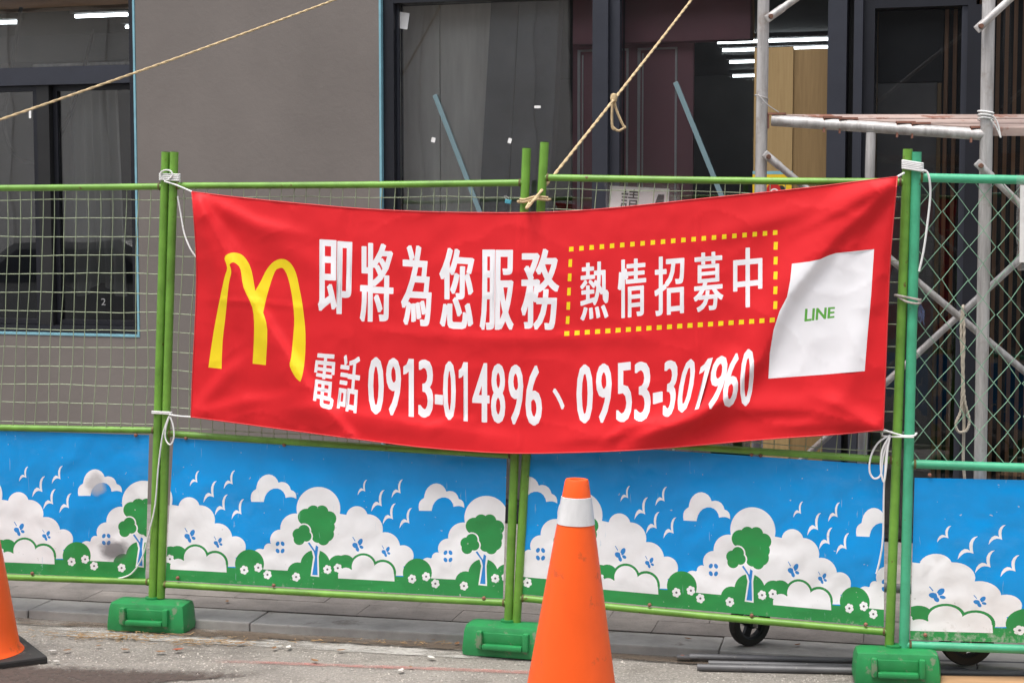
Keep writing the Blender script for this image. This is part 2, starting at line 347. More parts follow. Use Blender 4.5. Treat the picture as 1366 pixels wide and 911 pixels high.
# ------------------------------------------------------------------ setting: road, kerb, pavement
def lift(px, py, z): return on_z(px, py, z)
fd = Vector((P3[0] - P1[0], P3[1] - P1[1], 0)).normalized(); fn = Vector((-fd.y, fd.x, 0))   # along / behind the fence
mid = Vector((P2[0], P2[1], 0))
def FL(s, d, z=0.0): return mid + fd * s + fn * d + Vector((0, 0, z))
KF, KB, KH = 0.095, 0.31, 0.035                 # kerb front, back, height
kang = math.radians(-2.2)                       # the kerb is not quite parallel to the fence
kd = (Matrix.Rotation(-kang, 3, 'Z') @ fd).normalized(); kn_ = Vector((-kd.y, kd.x, 0))
def KL(s, d, z=0.0): return mid + kd * s + kn_ * d + Vector((0, 0, z))
road = MB()
road.add([(-300, -300, 0), (300, -300, 0), (300, 300, 0), (-300, 300, 0)], [(0, 1, 2, 3)])
o = road.build('road', 'road surface'); o['kind'] = 'structure'
def flat(name, pts, z, m, kind='structure', parent=None):
    b = MB(); b.add([Vector((p.x, p.y, z)) for p in pts], [(0, 1, 2, 3)]); b.uv = True
    me_o = b.build(name, m, parent)
    uv = me_o.data.uv_layers.new(name='UVMap')
    for i, q in enumerate(((0, 0), (1, 0), (1, 1), (0, 1))): uv.data[i].uv = q
    if kind and parent is None: me_o['kind'] = kind
    return me_o
flat('cement_spill', [FL(-2.6, -0.30), FL(0.5, -0.12), FL(0.5, 0.02), FL(-2.6, 0.0)], 0.004, 'cement spill')
flat('gutter_dirt', [KL(-3.5, -0.04), KL(3.5, -0.06), KL(3.5, 0.09), KL(-3.5, 0.09)], 0.008, 'gutter dirt')
flat('gutter_dirt', [FL(-2.0, -0.14), FL(-0.9, -0.14), FL(-0.9, -0.02), FL(-2.0, -0.02)], 0.009, 'gutter dirt')
a, b_ = lift(190, 876, 0), lift(900, 901, 0); a2, b2 = lift(190, 881.5, 0), lift(900, 908, 0)
flat('road_line', [a2, b2, b_, a], 0.004, 'red line')
flat('drain_cover_stain', [lift(-120, 935, 0), lift(420, 899, 0), lift(330, 891, 0), lift(-120, 876, 0)], 0.0045, 'dark stain')
kerb = bpy.data.objects.new('kerb', None); COL.objects.link(kerb); kerb['kind'] = 'structure'; ORG[kerb] = Vector((0, 0, 0))
def fbox(s0, s1, d0, d1, z0, z1, jit=0.0):
    j = lambda: random.uniform(-jit, jit)
    vs = [KL(s + j() * 0.5, d + j(), z + (j() * 0.5 if z == z1 else 0)) for z in (z0, z1) for d in (d0, d1) for s in (s0, s1)]
    return MB().add(vs, [(0, 2, 3, 1), (4, 5, 7, 6), (0, 1, 5, 4), (2, 6, 7, 3), (0, 4, 6, 2), (1, 3, 7, 5)])
s = -5.2
while s < 5.0:
    L = random.uniform(0.95, 1.05)
    fbox(s + 0.002, s + L - 0.002, KF, KB, -0.1, KH, 0.004).build('kerb_stone', 'kerb stone', kerb, bevel=0.006); s += L
pave = fbox(-14, 14, KB + 0.001, 40, -0.1, KH - 0.012).build('pavement', 'gutter dirt'); pave.data.materials.clear(); pave.data.materials.append(M('paving 1')); pave['kind'] = 'structure'
ORG[pave] = Vector((0, 0, 0))
for r in range(9):
    d = KB + 0.012 + r * 0.2; s = -4.2 + (r % 2) * 0.21
    while s < 4.0:
        j = random.uniform(-0.002, 0.002); wq = 0.42
        if d < 1.15 or True:
            fbox(s + 0.0012, s + wq - 0.0012, d + 0.0012, d + 0.1988, KH - 0.02, KH + j * 0.6, 0.0008).build('paving_slab', 'paving %d' % random.choice((0, 0, 1, 2)), pave)
        s += wq

# ------------------------------------------------------------------ shop building
Bd = empty('shop_building', (F0[0], F0[1], 0), 'taupe plastered shop building with dark framed windows behind the fence', 'building', rz=-FA)
def bp(name, mb, m, parent=None, **k):          # part given in shop-front coordinates (s along, w inwards, z)
    return mb.build(name, m, parent or Bd, org=Vector((0, 0, 0)), **k)
w1r, w1b = fs(187, 450)
s2l = fs(506, 150)[0]; ztop = 2.96
sL, sR, HT = -9.0, 6.5, 4.6
sEnd = fs(1500, 150)[0]
w1l, w1t = w1r - 3.4, 3.15
wall = MB()
wall.box(sL, w1l, 0, 0.22, -0.05, HT).box(w1l, w1r, 0, 0.22, -0.05, w1b).box(w1l, w1r, 0, 0.22, w1t, HT)
wall.box(w1r, s2l, 0, 0.22, -0.05, HT).box(s2l, sEnd, 0, 0.22, 3.06, HT).box(sEnd, sR, 0, 0.22, -0.05, HT)
bp('wall', wall, 'plaster')
bp('roof', MB().box(sL, sR, 0.22, 8.5, HT - 0.2, HT), 'interior wall')
room = MB().box(sL, sR, 8.3, 8.5, -0.05, HT - 0.2).box(sL, sL + 0.2, 0.22, 8.3, -0.05, HT - 0.2).box(sR - 0.2, sR, 0.22, 8.3, -0.05, HT - 0.2)
bp('inner_wall', room, 'interior wall')
bp('inner_floor', MB().box(sL + 0.2, sR - 0.2, 0.22, 8.3, -0.05, 0.05), 'interior floor')
CZ = 3.02
ceil = MB().box(sL + 0.2, sR - 0.2, 0.9, 8.3, CZ + 0.12, CZ + 0.2)
bp('ceiling', ceil, 'interior ceiling')
# window one (partly out of the picture)
def frame_rect(mb, s0, s1, z0, z1, t, w0, w1_):
    mb.box(s0, s0 + t, w0, w1_, z0, z1).box(s1 - t, s1, w0, w1_, z0, z1)
    mb.box(s0 + t, s1 - t, w0, w1_, z0, z0 + t).box(s0 + t, s1 - t, w0, w1_, z1 - t, z1); return mb
win = bp('window', frame_rect(MB(), w1l + 0.012, w1r - 0.014, w1b + 0.012, w1t - 0.01, 0.045, 0.03, 0.16), 'dark frame')
zt0, zt1 = fs(90, 112)[1], fs(90, 88)[1]
bp('transom', MB().box(w1l + 0.06, w1r - 0.062, 0.035, 0.17, zt0, zt1), 'frame grey', win)
sm0, sm1 = fs(46, 300)[0], fs(62, 300)[0]
bp('mullion', MB().box(sm0, sm1, 0.05, 0.165, w1b + 0.058, zt0 - 0.001), 'black board', win)
bp('sash', frame_rect(MB(), w1l + 0.06, sm0 - 0.002, w1b + 0.06, zt0 - 0.003, 0.03, 0.06, 0.10), 'dark frame', win)
bp('sash', frame_rect(MB(), sm1 + 0.002, w1r - 0.062, w1b + 0.06, zt0 - 0.003, 0.03, 0.09, 0.13), 'dark frame', win)
bp('pane', MB().box(w1l + 0.09, sm0 - 0.032, 0.078, 0.084, w1b + 0.09, zt0 - 0.033), 'window glass', win)
bp('pane', MB().box(sm1 + 0.032, w1r - 0.092, 0.108, 0.114, w1b + 0.09, zt0 - 0.033), 'window glass', win)
bp('pane', MB().box(w1l + 0.058, w1r - 0.06, 0.098, 0.104, zt1, w1t - 0.055), 'window glass', win)
tp = MB().box(w1l + 0.003, w1r - 0.002, -0.004, 0.03, w1b + 0.001, w1b + 0.014).box(w1r - 0.016, w1r - 0.003, -0.003, 0.028, w1b + 0.0145, w1t)
bp('masking_tape', tp, 'blue tape', win)
# glazed shop front
z0s = 0.06
sfr = bp('shopfront_window', MB().box(s2l + 0.014, s2l + 0.075, 0.03, 0.18, z0s, 3.05).box(s2l + 0.076, sEnd - 0.002, 0.03, 0.18, fs(520, 4)[1], 3.05), 'dark frame')
ztg = fs(520, 4)[1]
bp('masking_tape', MB().box(s2l + 0.001, s2l + 0.013, -0.003, 0.03, 0.04, 3.06), 'blue tape', sfr)
bp('frame_stop', MB().box(s2l + 0.0755, s2l + 0.088, 0.075, 0.15, z0s + 0.07, ztg - 0.001), 'frame grey', sfr)
ma, mb_ = fs(790, 120)[0], fs(824, 120)[0]
bp('mullion', MB().box(ma, ma + 0.085, 0.0, 0.16, z0s, ztg - 0.001).box(ma + 0.086, mb_, 0.04, 0.16, z0s, ztg - 0.001), 'frame grey', sfr)
ca = fs(1104, 120)[0]
bp('pane', MB().box(s2l + 0.0885, ma - 0.001, 0.098, 0.106, z0s + 0.07, ztg - 0.002), 'window glass', sfr)
bp('pane', MB().box(mb_ + 0.001, ca - 0.001, 0.098, 0.106, z0s + 0.07, ztg - 0.002), 'window glass', sfr)
bp('sill', MB().box(s2l + 0.076, ca - 0.002, 0.02, 0.17, 0.036, z0s + 0.069), 'dark frame', sfr)
# entrance: jambs, header, door
def sp(px): return fs(px, 120)[0]
ent = bp('entrance_frame', MB().box(ca, sp(1129), -0.02, 0.18, 0.03, ztg - 0.003), 'frame grey')
bp('jamb', MB().box(sp(1129) + 0.001, sp(1138), 0.10, 0.2, 0.03, ztg - 0.004), 'black board', ent)
bp('jamb', MB().box(sp(1138) + 0.001, sp(1150), -0.01, 0.18, 0.03, ztg - 0.005), 'frame grey', ent)
bp('jamb', MB().box(sp(1150) + 0.001, sp(1165), 0.03, 0.18, 0.03, ztg - 0.006), 'dark frame', ent)
zd = fs(1220, 9)[1]
bp('header', MB().box(sp(1165) + 0.001, sp(1300), 0.02, 0.18, zd, ztg - 0.007), 'dark frame', ent)
bp('jamb', MB().box(sp(1281), sp(1289), 0.03, 0.17, 0.03, zd - 0.001), 'frame grey', ent)
bp('jamb', MB().box(sp(1289) + 0.001, sp(1308), 0.0, 0.18, 0.03, zd - 0.001), 'dark frame', ent)
bp('pane', MB().box(sp(1165) + 0.002, sp(1281) - 0.001, 0.09, 0.098, 0.04, zd - 0.002), 'door glass', ent)
bp('pane', MB().box(sp(1308) + 0.002, sEnd - 0.003, 0.09, 0.098, 0.04, ztg - 0.007), 'door glass', ent)
wq = 0.22
def spw(px, w): return fs(px, 120, w)[0]
brd = bp('inner_board', MB().box(spw(1171, wq), spw(1257, wq), wq, wq + 0.03, fs(1220, 110, wq)[1], 3.0), 'black board')
bp('inner_board', MB().box(spw(1171, wq), spw(1250, wq), wq + 0.01, wq + 0.04, 0.05, fs(1220, 110, wq)[1] - 0.002), 'grey board')
bp('wood_trim', MB().box(spw(1164, wq), spw(1171, wq) - 0.002, wq - 0.02, wq + 0.03, 0.05, 3.0), 'oak')
bp('wood_trim', MB().box(spw(1250, wq) + 0.002, spw(1256, wq), wq - 0.005, wq + 0.03, 0.05, fs(1220, 112, wq)[1]), 'oak')
bp('batten_backing', MB().box(spw(1258, wq), sEnd, wq + 0.05, wq + 0.07, 0.05, 3.0), 'black board')
x = spw(1259, wq)
while x < sEnd - 0.05:
    bp('batten', MB().box(x, x + 0.019, wq, wq + 0.049, 0.05, 3.0), 'batten wood'); x += 0.0425
# oak panel just inside the right hand pane
wo_ = 0.052
oakp = bp('oak_panel', MB().box(spw(1006, wo_), spw(1058, wo_) - 0.001, wo_, wo_ + 0.03, 0.131, fs(1050, 63, wo_)[1]), 'oak pale')
bp('oak_panel', MB().box(spw(1058, wo_), ca - 0.002, wo_ + 0.012, wo_ + 0.04, 0.131, fs(1050, 66, wo_)[1]), 'oak')
# boards added indoors to stand in for street reflections in the panes
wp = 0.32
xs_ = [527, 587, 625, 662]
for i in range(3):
    bp('reflection_board', MB().box(spw(xs_[i], wp) - (0.5 if i == 0 else 0), spw(xs_[i + 1], wp) - 0.004, wp + 0.012 * (i % 2), wp + 0.03 + 0.012 * (i % 2), 0.05, 3.1), 'reflected grey')  # pale boards in place of the grey reflection
def leaning(px_t0, px_t1, px_b0, px_b1, w0, w1_, m, name):
    zt, zb = 3.1, 0.05
    def sz(px, py, z_):                          # where that edge meets height z_
        return fs(px, py, w0)[0]
    k = lambda t, b_: (sz(t, 0, 0), sz(b_, 240, 0)); z0_, z1_ = fs(700, 0, w0)[1], fs(700, 240, w0)[1]
    def xat(t, b_, z_): a_, c_ = k(t, b_); return a_ + (c_ - a_) * (z_ - z0_) / (z1_ - z0_)
    q = [(xat(t, b_, z_), w_, z_) for z_ in (zb, zt) for w_ in (w0, w1_) for t, b_ in ((px_t0, px_b0), (px_t1, px_b1))]
    return bp(name, MB().add(q, [(0, 2, 3, 1), (4, 5, 7, 6), (0, 1, 5, 4), (2, 6, 7, 3), (0, 4, 6, 2), (1, 3, 7, 5)]), m, bevel=0.006)
leaning(655, 692, 641, 679, 0.24, 0.30, 'reflected concrete', 'reflection_slab')  # slabs take the place of a leaning reflection in the glass
leaning(693, 747, 680, 734, 0.20, 0.30, 'reflected concrete', 'reflection_slab')
bp('reflection_board', MB().box(spw(764, 0.42), spw(925, 0.42), 0.42, 0.45, 0.05, 3.1), 'reflected maroon')  # added board in place of the reflected maroon front
bp('soffit', MB().box(spw(764, 0.3), spw(1000, 0.3), 0.3, 0.419, fs(880, 56, 0.3)[1], 3.1), 'reflected maroon')  # added band in place of the reflected awning
for p0, p1 in ((771, 838), (851, 903)):
    a_, b_ = spw(p0, 0.41), spw(p1, 0.41); z_ = fs(800, 66, 0.41)[1]
    bp('reflected_outline', MB().box(a_ - 0.004, a_ + 0.012, 0.412, 0.4195, 0.05, z_).box(a_ + 0.022, a_ + 0.03, 0.412, 0.4195, 0.05, z_ - 0.03).box(b_ - 0.012, b_, 0.412, 0.4195, 0.05, z_).box(a_ + 0.012, b_ - 0.012, 0.412, 0.4195, z_ - 0.012, z_), 'white paint')  # white lines of the reflected front, modelled on the added board
# bulkhead, lamps and stand-in drape indoors
bp('bulkhead', MB().box(w1l - 0.2, w1r + 0.3, 0.23, 0.42, fs(90, 15, 0.42)[1], CZ + 0.2), 'soffit wood')
bp('duct', MB().box(w1l - 0.4, w1r + 0.5, 3.0, 3.6, fs(90, 82, 3.0)[1], fs(90, 42, 3.0)[1]), 'concrete')
def strip(px0, px1, py, z=CZ):
    lw_ = 'behind the sliding window' if px1 < 400 else 'behind the pane with the oak panel'
    a, b = on_z(px0, py, z + 0.08), on_z(px1, py, z + 0.08)
    q = lambda p: ((p - PB.p).dot(PB.d), -(p - PB.p).dot(PB.n))
    (sa, wa), (sb, wb) = q(a), q(b); ww = (wa + wb) / 2
    l = empty('ceiling_light', PB.p + PB.d * sa - PB.n * ww + Vector((0, 0, z + 0.05)), 'lit white strip light on the ceiling ' + lw_, 'ceiling light', 'strip lights ' + lw_, -FA)
    L = sb - sa
    MB().box(0, L, -0.03, 0.03, 0.035, 0.07).build('housing', 'interior ceiling', l, org=Vector((0, 0, 0)))
    MB().tube([(0.03, 0, 0.015), (L - 0.03, 0, 0.015)], 0.012, 8).build('tube', 'tube light', l, org=Vector((0, 0, 0)), smooth=True)
for a_ in ((88, 182, 18), (-60, 38, 28), (948, 1120, 52), (955, 1120, 63), (965, 1120, 79), (970, 1120, 98), (160, 200, 33)): strip(*a_)
dr = MB(); n = 60; sa, sb = fs(66, 200, 0.3)[0], fs(158, 200, 0.3)[0]
for i in range(n + 1):
    u = i / n
    for j in range(7):
        v = j / 6
        dr.v.append(Vector((sa + (sb - sa) * u * (1 + 0.1 * v), 0.30 + 0.035 * math.sin(u * 47 + 1.5 * math.sin(u * 9)) * (0.5 + 0.5 * v), 2.62 - 1.35 * v + 0.04 * math.sin(u * 12) * v)))
for i in range(n):
    for j in range(6): k = i * 7 + j; dr.f.append([k, k + 7, k + 8, k + 1]); dr.mi.append(0)
do = empty('reflection_drape', PB.p, 'pale pleated sheet added behind the sliding window in place of a reflection', 'drape', rz=-FA)  # added sheet stands in for pale folds reflected in the pane
dr.build('sheet', 'drape', do, smooth=True, org=Vector((0, 0, 0)))
MB().tube([(sa - 0.1, 0.30, 2.63), (sb + 0.25, 0.30, 2.63)], 0.012).build('rail', 'galvanised', do, org=Vector((0, 0, 0)))
cb = MB().tube(smooth_path([PB.at(x_, y_, -0.22) for x_, y_ in ((28, 10), (12, 115), (5, 160), (12, 195), (28, 215), (48, 217))]), 0.012, 6)
tag(cb.build('hanging_cable', 'cable', smooth=True), 'black cable hanging in a loop behind the sliding window', 'cable')
cb = MB().tube(smooth_path([PB.at(x_, y_, -0.22) for x_, y_ in ((125, 40), (105, 118), (90, 160), (75, 192), (62, 205))]), 0.012, 6)
tag(cb.build('hanging_cable', 'cable', smooth=True), 'black cable hanging slantwise in front of the pleated sheet', 'cable')

# ------------------------------------------------------------------ across the street (seen only mirrored in the glass)
def mir(px, py, dist):                          # point at `dist` before the shop front that mirrors at this pixel
    h = PB.at(px, py, -0.1); r = (h - CAM).normalized(); r = r - PB.n * 2 * r.dot(PB.n)
    return h + r * ((dist + 0.1) / r.dot(PB.n))
OD = 14.0
orgO = PB.p + PB.n * OD
Ob = empty('opposite_building', orgO, 'pale and maroon shop building across the street, mirrored in the windows', 'building', rz=math.pi - FA)
def om(px, py, d=OD):                           # (x, z) in the opposite building's own frame (x runs the other way)
    q = mir(px, py, d) - orgO; return -q.dot(PB.d), q.z
def ob(name, m, x0, x1, y0, y1, z0, z1, parent=None, **k):
    if x0 > x1: x0, x1 = x1, x0
    return MB().box(x0, x1, y0, y1, z0, z1).build(name, m, parent or Ob, org=Vector((0, 0, 0)), **k)
xa = om(760, 150)[0]
ob('wall', 'pale wall', xa + 60, xa, 0, 0.4, -0.05, 6.5)
ob('wall', 'concrete', xa - 0.001, xa - 30, 0.1, 0.4, -0.05, 6.5)
for i in range(16): ob('pilaster', 'pale wall', xa + 0.5 + i * 1.7, xa + 0.66 + i * 1.7, -0.06, -0.001, 0.0, 6.5)
ob('fascia', 'concrete', xa + 40, xa - 20, -0.5, -0.061, 4.9, 5.6)
# parked car on the far side
def car(loc, rz, label, paint):
    t = empty('parked_car', loc, label, 'car', rz=rz)
    Z = Vector((0, 0, 0))
    prof = [(-2.1, 0.35), (-2.12, 0.75), (-1.95, 0.95), (-1.1, 1.0), (-0.55, 1.42), (0.75, 1.45), (1.55, 1.02), (2.05, 0.95), (2.15, 0.6), (2.1, 0.35)]
    def loft(pr, ws): 
        b = MB(); k = len(pr)
        for y, sc_ in ws: b.v += [Vector((x, y * (0.86 if z > 1.2 else 1), z * sc_ + (1 - sc_) * 0.5)) for x, z in pr]
        for i in range(len(ws) - 1):
            for j in range(k): b.f.append([i * k + j, i * k + (j + 1) % k, (i + 1) * k + (j + 1) % k, (i + 1) * k + j]); b.mi.append(0)
        b.f.append(list(range(k))); b.f.append([(len(ws) - 1) * k + j for j in reversed(range(k))]); b.mi += [0, 0]
        return b
    loft(prof, [(-0.85, 0.97), (-0.8, 1), (0.8, 1), (0.85, 0.97)]).build('body', paint, t, org=Z, smooth=True, bevel=0.03)
    for sgn in (-1, 1):
        MB().add([(-0.95, sgn * 0.862, 1.0), (1.25, sgn * 0.862, 1.0), (0.7, sgn * 0.77, 1.37), (-0.5, sgn * 0.77, 1.35)], [(0, 1, 2, 3)]).build('side_window', 'dark frame', t, org=Z)
        for x in (-1.3, 1.3):
            wl = MB().lathe([(0.0, 0), (0.2, 0), (0.32, 0.0), (0.33, -0.03), (0.33, -0.17), (0.2, -0.2), (0, -0.2)], (x, sgn * 0.88, 0.33), 20, (0, sgn, 0)).build('wheel', 'black rubber', t, org=Z, smooth=True)
            MB().lathe([(0.0, 0.012), (0.19, 0.008), (0.2, -0.01)], (x, sgn * 0.88, 0.33), 16, (0, sgn, 0)).build('rim', 'galvanised', wl, org=Z)
    for sgn in (-1, 1): MB().box(-2.15, -2.08, sgn * 0.6 - 0.18, sgn * 0.6 + 0.18, 0.62, 0.76).build('headlight', 'white paint', t, org=Z, bevel=0.02)
    MB().add([(-1.12, -0.72, 1.02), (-1.12, 0.72, 1.02), (-0.6, 0.64, 1.40), (-0.6, -0.64, 1.40)], [(0, 1, 2, 3)]).build('windscreen', 'dark frame', t, org=Z)
    return t
mat('silver paint', (0.20, 0.20, 0.205), 0.35, 0.3, var=0.03)
q = mir(125, 400, 8.0)
car((q.x, q.y, 0), -FA, 'silver parked car across the street mirrored in the glass', 'silver paint')

# ------------------------------------------------------------------ fence panels
def lerp(a, b, t): return a + (b - a) * t
MINWIRE = 0.0016
def noise3(p, s): return noise.noise(Vector(p) * s)
# ---- printed design, one tile (tree at x = 1058), in its own units, y up from the sheet's lower edge
def dz(x, y): return (x - 1058, (750 + 0.054 * (x - 95)) - y)
def circ(x, y, r, n=None, sx=1, sy=1, rot=0):
    n = n or max(8, int(r / 4) + 8)
    return [(x + r * sx * math.cos(a) * math.cos(rot) - r * sy * math.sin(a) * math.sin(rot), y + r * sx * math.cos(a) * math.sin(rot) + r * sy * math.sin(a) * math.cos(rot)) for a in (2 * math.pi * i / n for i in range(n))]
TILE = []                                       # (priority, colour, polygon)
def T(pri, colr, pts, raw=True): TILE.append((pri, colr, [dz(*p) for p in pts] if raw else pts))
R_ = (1074, 58)
for c in ((703, 592, 45), (745, 605, 58), (762, 545, 32), (835, 490, 66), (930, 418, 96), (1078, 292, 140), (250 + R_[0], 285 + R_[1], 68), (320 + R_[0], 365 + R_[1], 96), (430 + R_[0], 480 + R_[1], 96), (545 + R_[0], 535 + R_[1], 68)):
    T(2, 'white', circ(*c))
T(2, 'white', [(680, 570), (835, 500), (1078, 300), (1324, 343), (1394, 423), (1504, 538), (1600, 593), (1640, 720), (680, 720)])
T(2, 'white', [(648, 247), (645, 225), (647, 203), (653, 188), (664, 176), (680, 165), (683, 145), (690, 122), (702, 102), (720, 85), (740, 75), (760, 72), (782, 77), (800, 88), (814, 105), (822, 125), (843, 120), (865, 124), (882, 134), (894, 150), (902, 172), (918, 178), (930, 190), (936, 208), (937, 228), (920, 220), (905, 217), (888, 218), (868, 222), (864, 202), (852, 182), (836, 169), (816, 162), (792, 163), (768, 173), (750, 190), (738, 210), (732, 230), (728, 248)])
BIRD = [(0, 0), (6, 32), (16, 52), (30, 63), (42, 60), (52, 52), (49, 75), (50, 98), (58, 120), (70, 134), (85, 138), (74, 125), (66, 105), (63, 80), (64, 55), (67, 34), (54, 40), (40, 42), (26, 36), (12, 20)]
for x, y, s_ in ((255, 148, 0.72), (342, 252, 1.0), (472, 165, 0.86), (415, 335, 0.98), (522, 360, 0.95)):
    T(2, 'white', [(x + R_[0] + a * s_, y + R_[1] - b * s_) for a, b in BIRD])
for c in ((637, 645, 93), (945, 700, 66), (1058, 650, 95), (1205, 655, 66), (1250, 648, 62)): T(3, 'green', circ(*c))
T(3, 'green', [(-1058 + 660, 105), (-1058 + 660 + 1074, 105), (-1058 + 660 + 1074, -20), (-1058 + 660, -20)], False)
for c in ((290, 605, 87), (415, 645, 86)): T(4, 'green', circ(c[0] + R_[0], c[1] + R_[1], c[2]))
for c in ((180, 660, 50), (290, 605, 73), (415, 645, 71)): T(5, 'white', circ(c[0] + R_[0], c[1] + R_[1], c[2]))
T(5, 'white', [(130 + R_[0], 650 + R_[1]), (290 + R_[0], 600 + R_[1]), (488 + R_[0], 650 + R_[1]), (492 + R_[0], 720 + R_[1]), (130 + R_[0], 720 + R_[1])])
T(6, 'green', [(-1058 + 660, 73), (-1058 + 660 + 1074, 73), (-1058 + 660 + 1074, -30), (-1058 + 660, -30)], False)
CAN = ((1000, 345, 54), (1045, 312, 42), (1100, 312, 42), (1145, 355, 48), (1138, 410, 46), (1130, 455, 48), (1110, 488, 38), (1060, 400, 82), (1075, 470, 40))
SML = ((985, 432, 38), (950, 455, 38), (955, 488, 36), (1000, 468, 34))
for c in CAN: T(7, 'white', circ(c[0], c[1], c[2] + 9)); T(8, 'green', circ(*c))
T(7, 'white', [(1027, 722), (1045, 600), (1035, 560), (996, 505), (1025, 496), (1055, 540), (1060, 500), (1095, 520), (1080, 600), (1083, 728)])
for c in SML: T(9, 'white', circ(c[0], c[1], c[2] + 9)); T(10, 'green', circ(*c))
T(8, 'sky', [(1038, 714), (1056, 600), (1048, 565), (1010, 512), (1020, 506), (1056, 560), (1062, 525), (1077, 535), (1070, 600), (1073, 717)])
for x, y, s_ in ((255 + R_[0], 465 + R_[1], 1.0), (435 + R_[0], 508 + R_[1], 0.78)):
    for a, b, r, e, ro in ((-14, 4, 22, 0.75, 0.5), (16, -18, 24, 0.6, -1.1), (-2, 26, 18, 0.6, 1.2), (24, 14, 14, 0.7, 0.5)): T(8, 'sky', circ(x + a * s_, y + b * s_, r * s_, 12, 1, e, ro))
    T(8, 'sky', [(x - 14 * s_, y - 26 * s_), (x - 30 * s_, y - 52 * s_), (x - 34 * s_, y - 50 * s_), (x - 18 * s_, y - 22 * s_)])
    T(9, 'white', [(x - 3 * s_, y - 12 * s_), (x + 4 * s_, y - 10 * s_), (x + 9 * s_, y + 16 * s_), (x + 3 * s_, y + 16 * s_)])
for a, b in ((-15, -20), (17, -20), (-15, 26), (17, 26)): T(8, 'sky', circ(832 + a, 535 + b, 16, 10, 0.75, 1.0, 0.5 if a * b > 0 else -0.5))
for x, y in ((128 + R_[0], 613 + R_[1]), (603, 683), (693, 668), (752, 713), (935, 728), (1135, 680)):
    for k in range(6):
        an = k * math.pi / 3 + 0.3
        T(11, 'white', circ(x + 16 * math.cos(an), y + 18 * math.sin(an), 12, 8))
    T(11, 'white', circ(x, y, 14, 8)); T(12, 'grey', circ(x, y, 7, 8))
KEYS = ['blue', 'white', 'green', 'sky', 'grey']
def cdt(verts, faces):
    """cut the plane along every outline; each triangle gets the list of outlines that hold its centre"""
    edges = []
    for f in faces: edges += [(f[i - 1], f[i]) for i in range(len(f))]
    vs, es, tr, ov, oe, of = delaunay_2d_cdt([Vector(v) for v in verts], edges, [], 0, 1e-4, False)
    CS = 12.0; grid = {}
    for k, f in enumerate(faces):
        xs_ = [verts[i][0] for i in f]; ys_ = [verts[i][1] for i in f]
        for gx in range(int(min(xs_) // CS), int(max(xs_) // CS) + 1):
            for gy in range(int(min(ys_) // CS), int(max(ys_) // CS) + 1): grid.setdefault((gx, gy), []).append(k)
    def inside(x, y, f):
        c = False; j = f[-1]
        for i in f:
            xi, yi = verts[i]; xj, yj = verts[j]
            if (yi > y) != (yj > y) and x < (xj - xi) * (y - yi) / (yj - yi) + xi: c = not c
            j = i
        return c
    out = []
    for t in tr:
        x = sum(vs[i][0] for i in t) / len(t); y = sum(vs[i][1] for i in t) / len(t)
        out.append([k for k in grid.get((int(x // CS), int(y // CS)), ()) if inside(x, y, faces[k])])
    return vs, tr, out
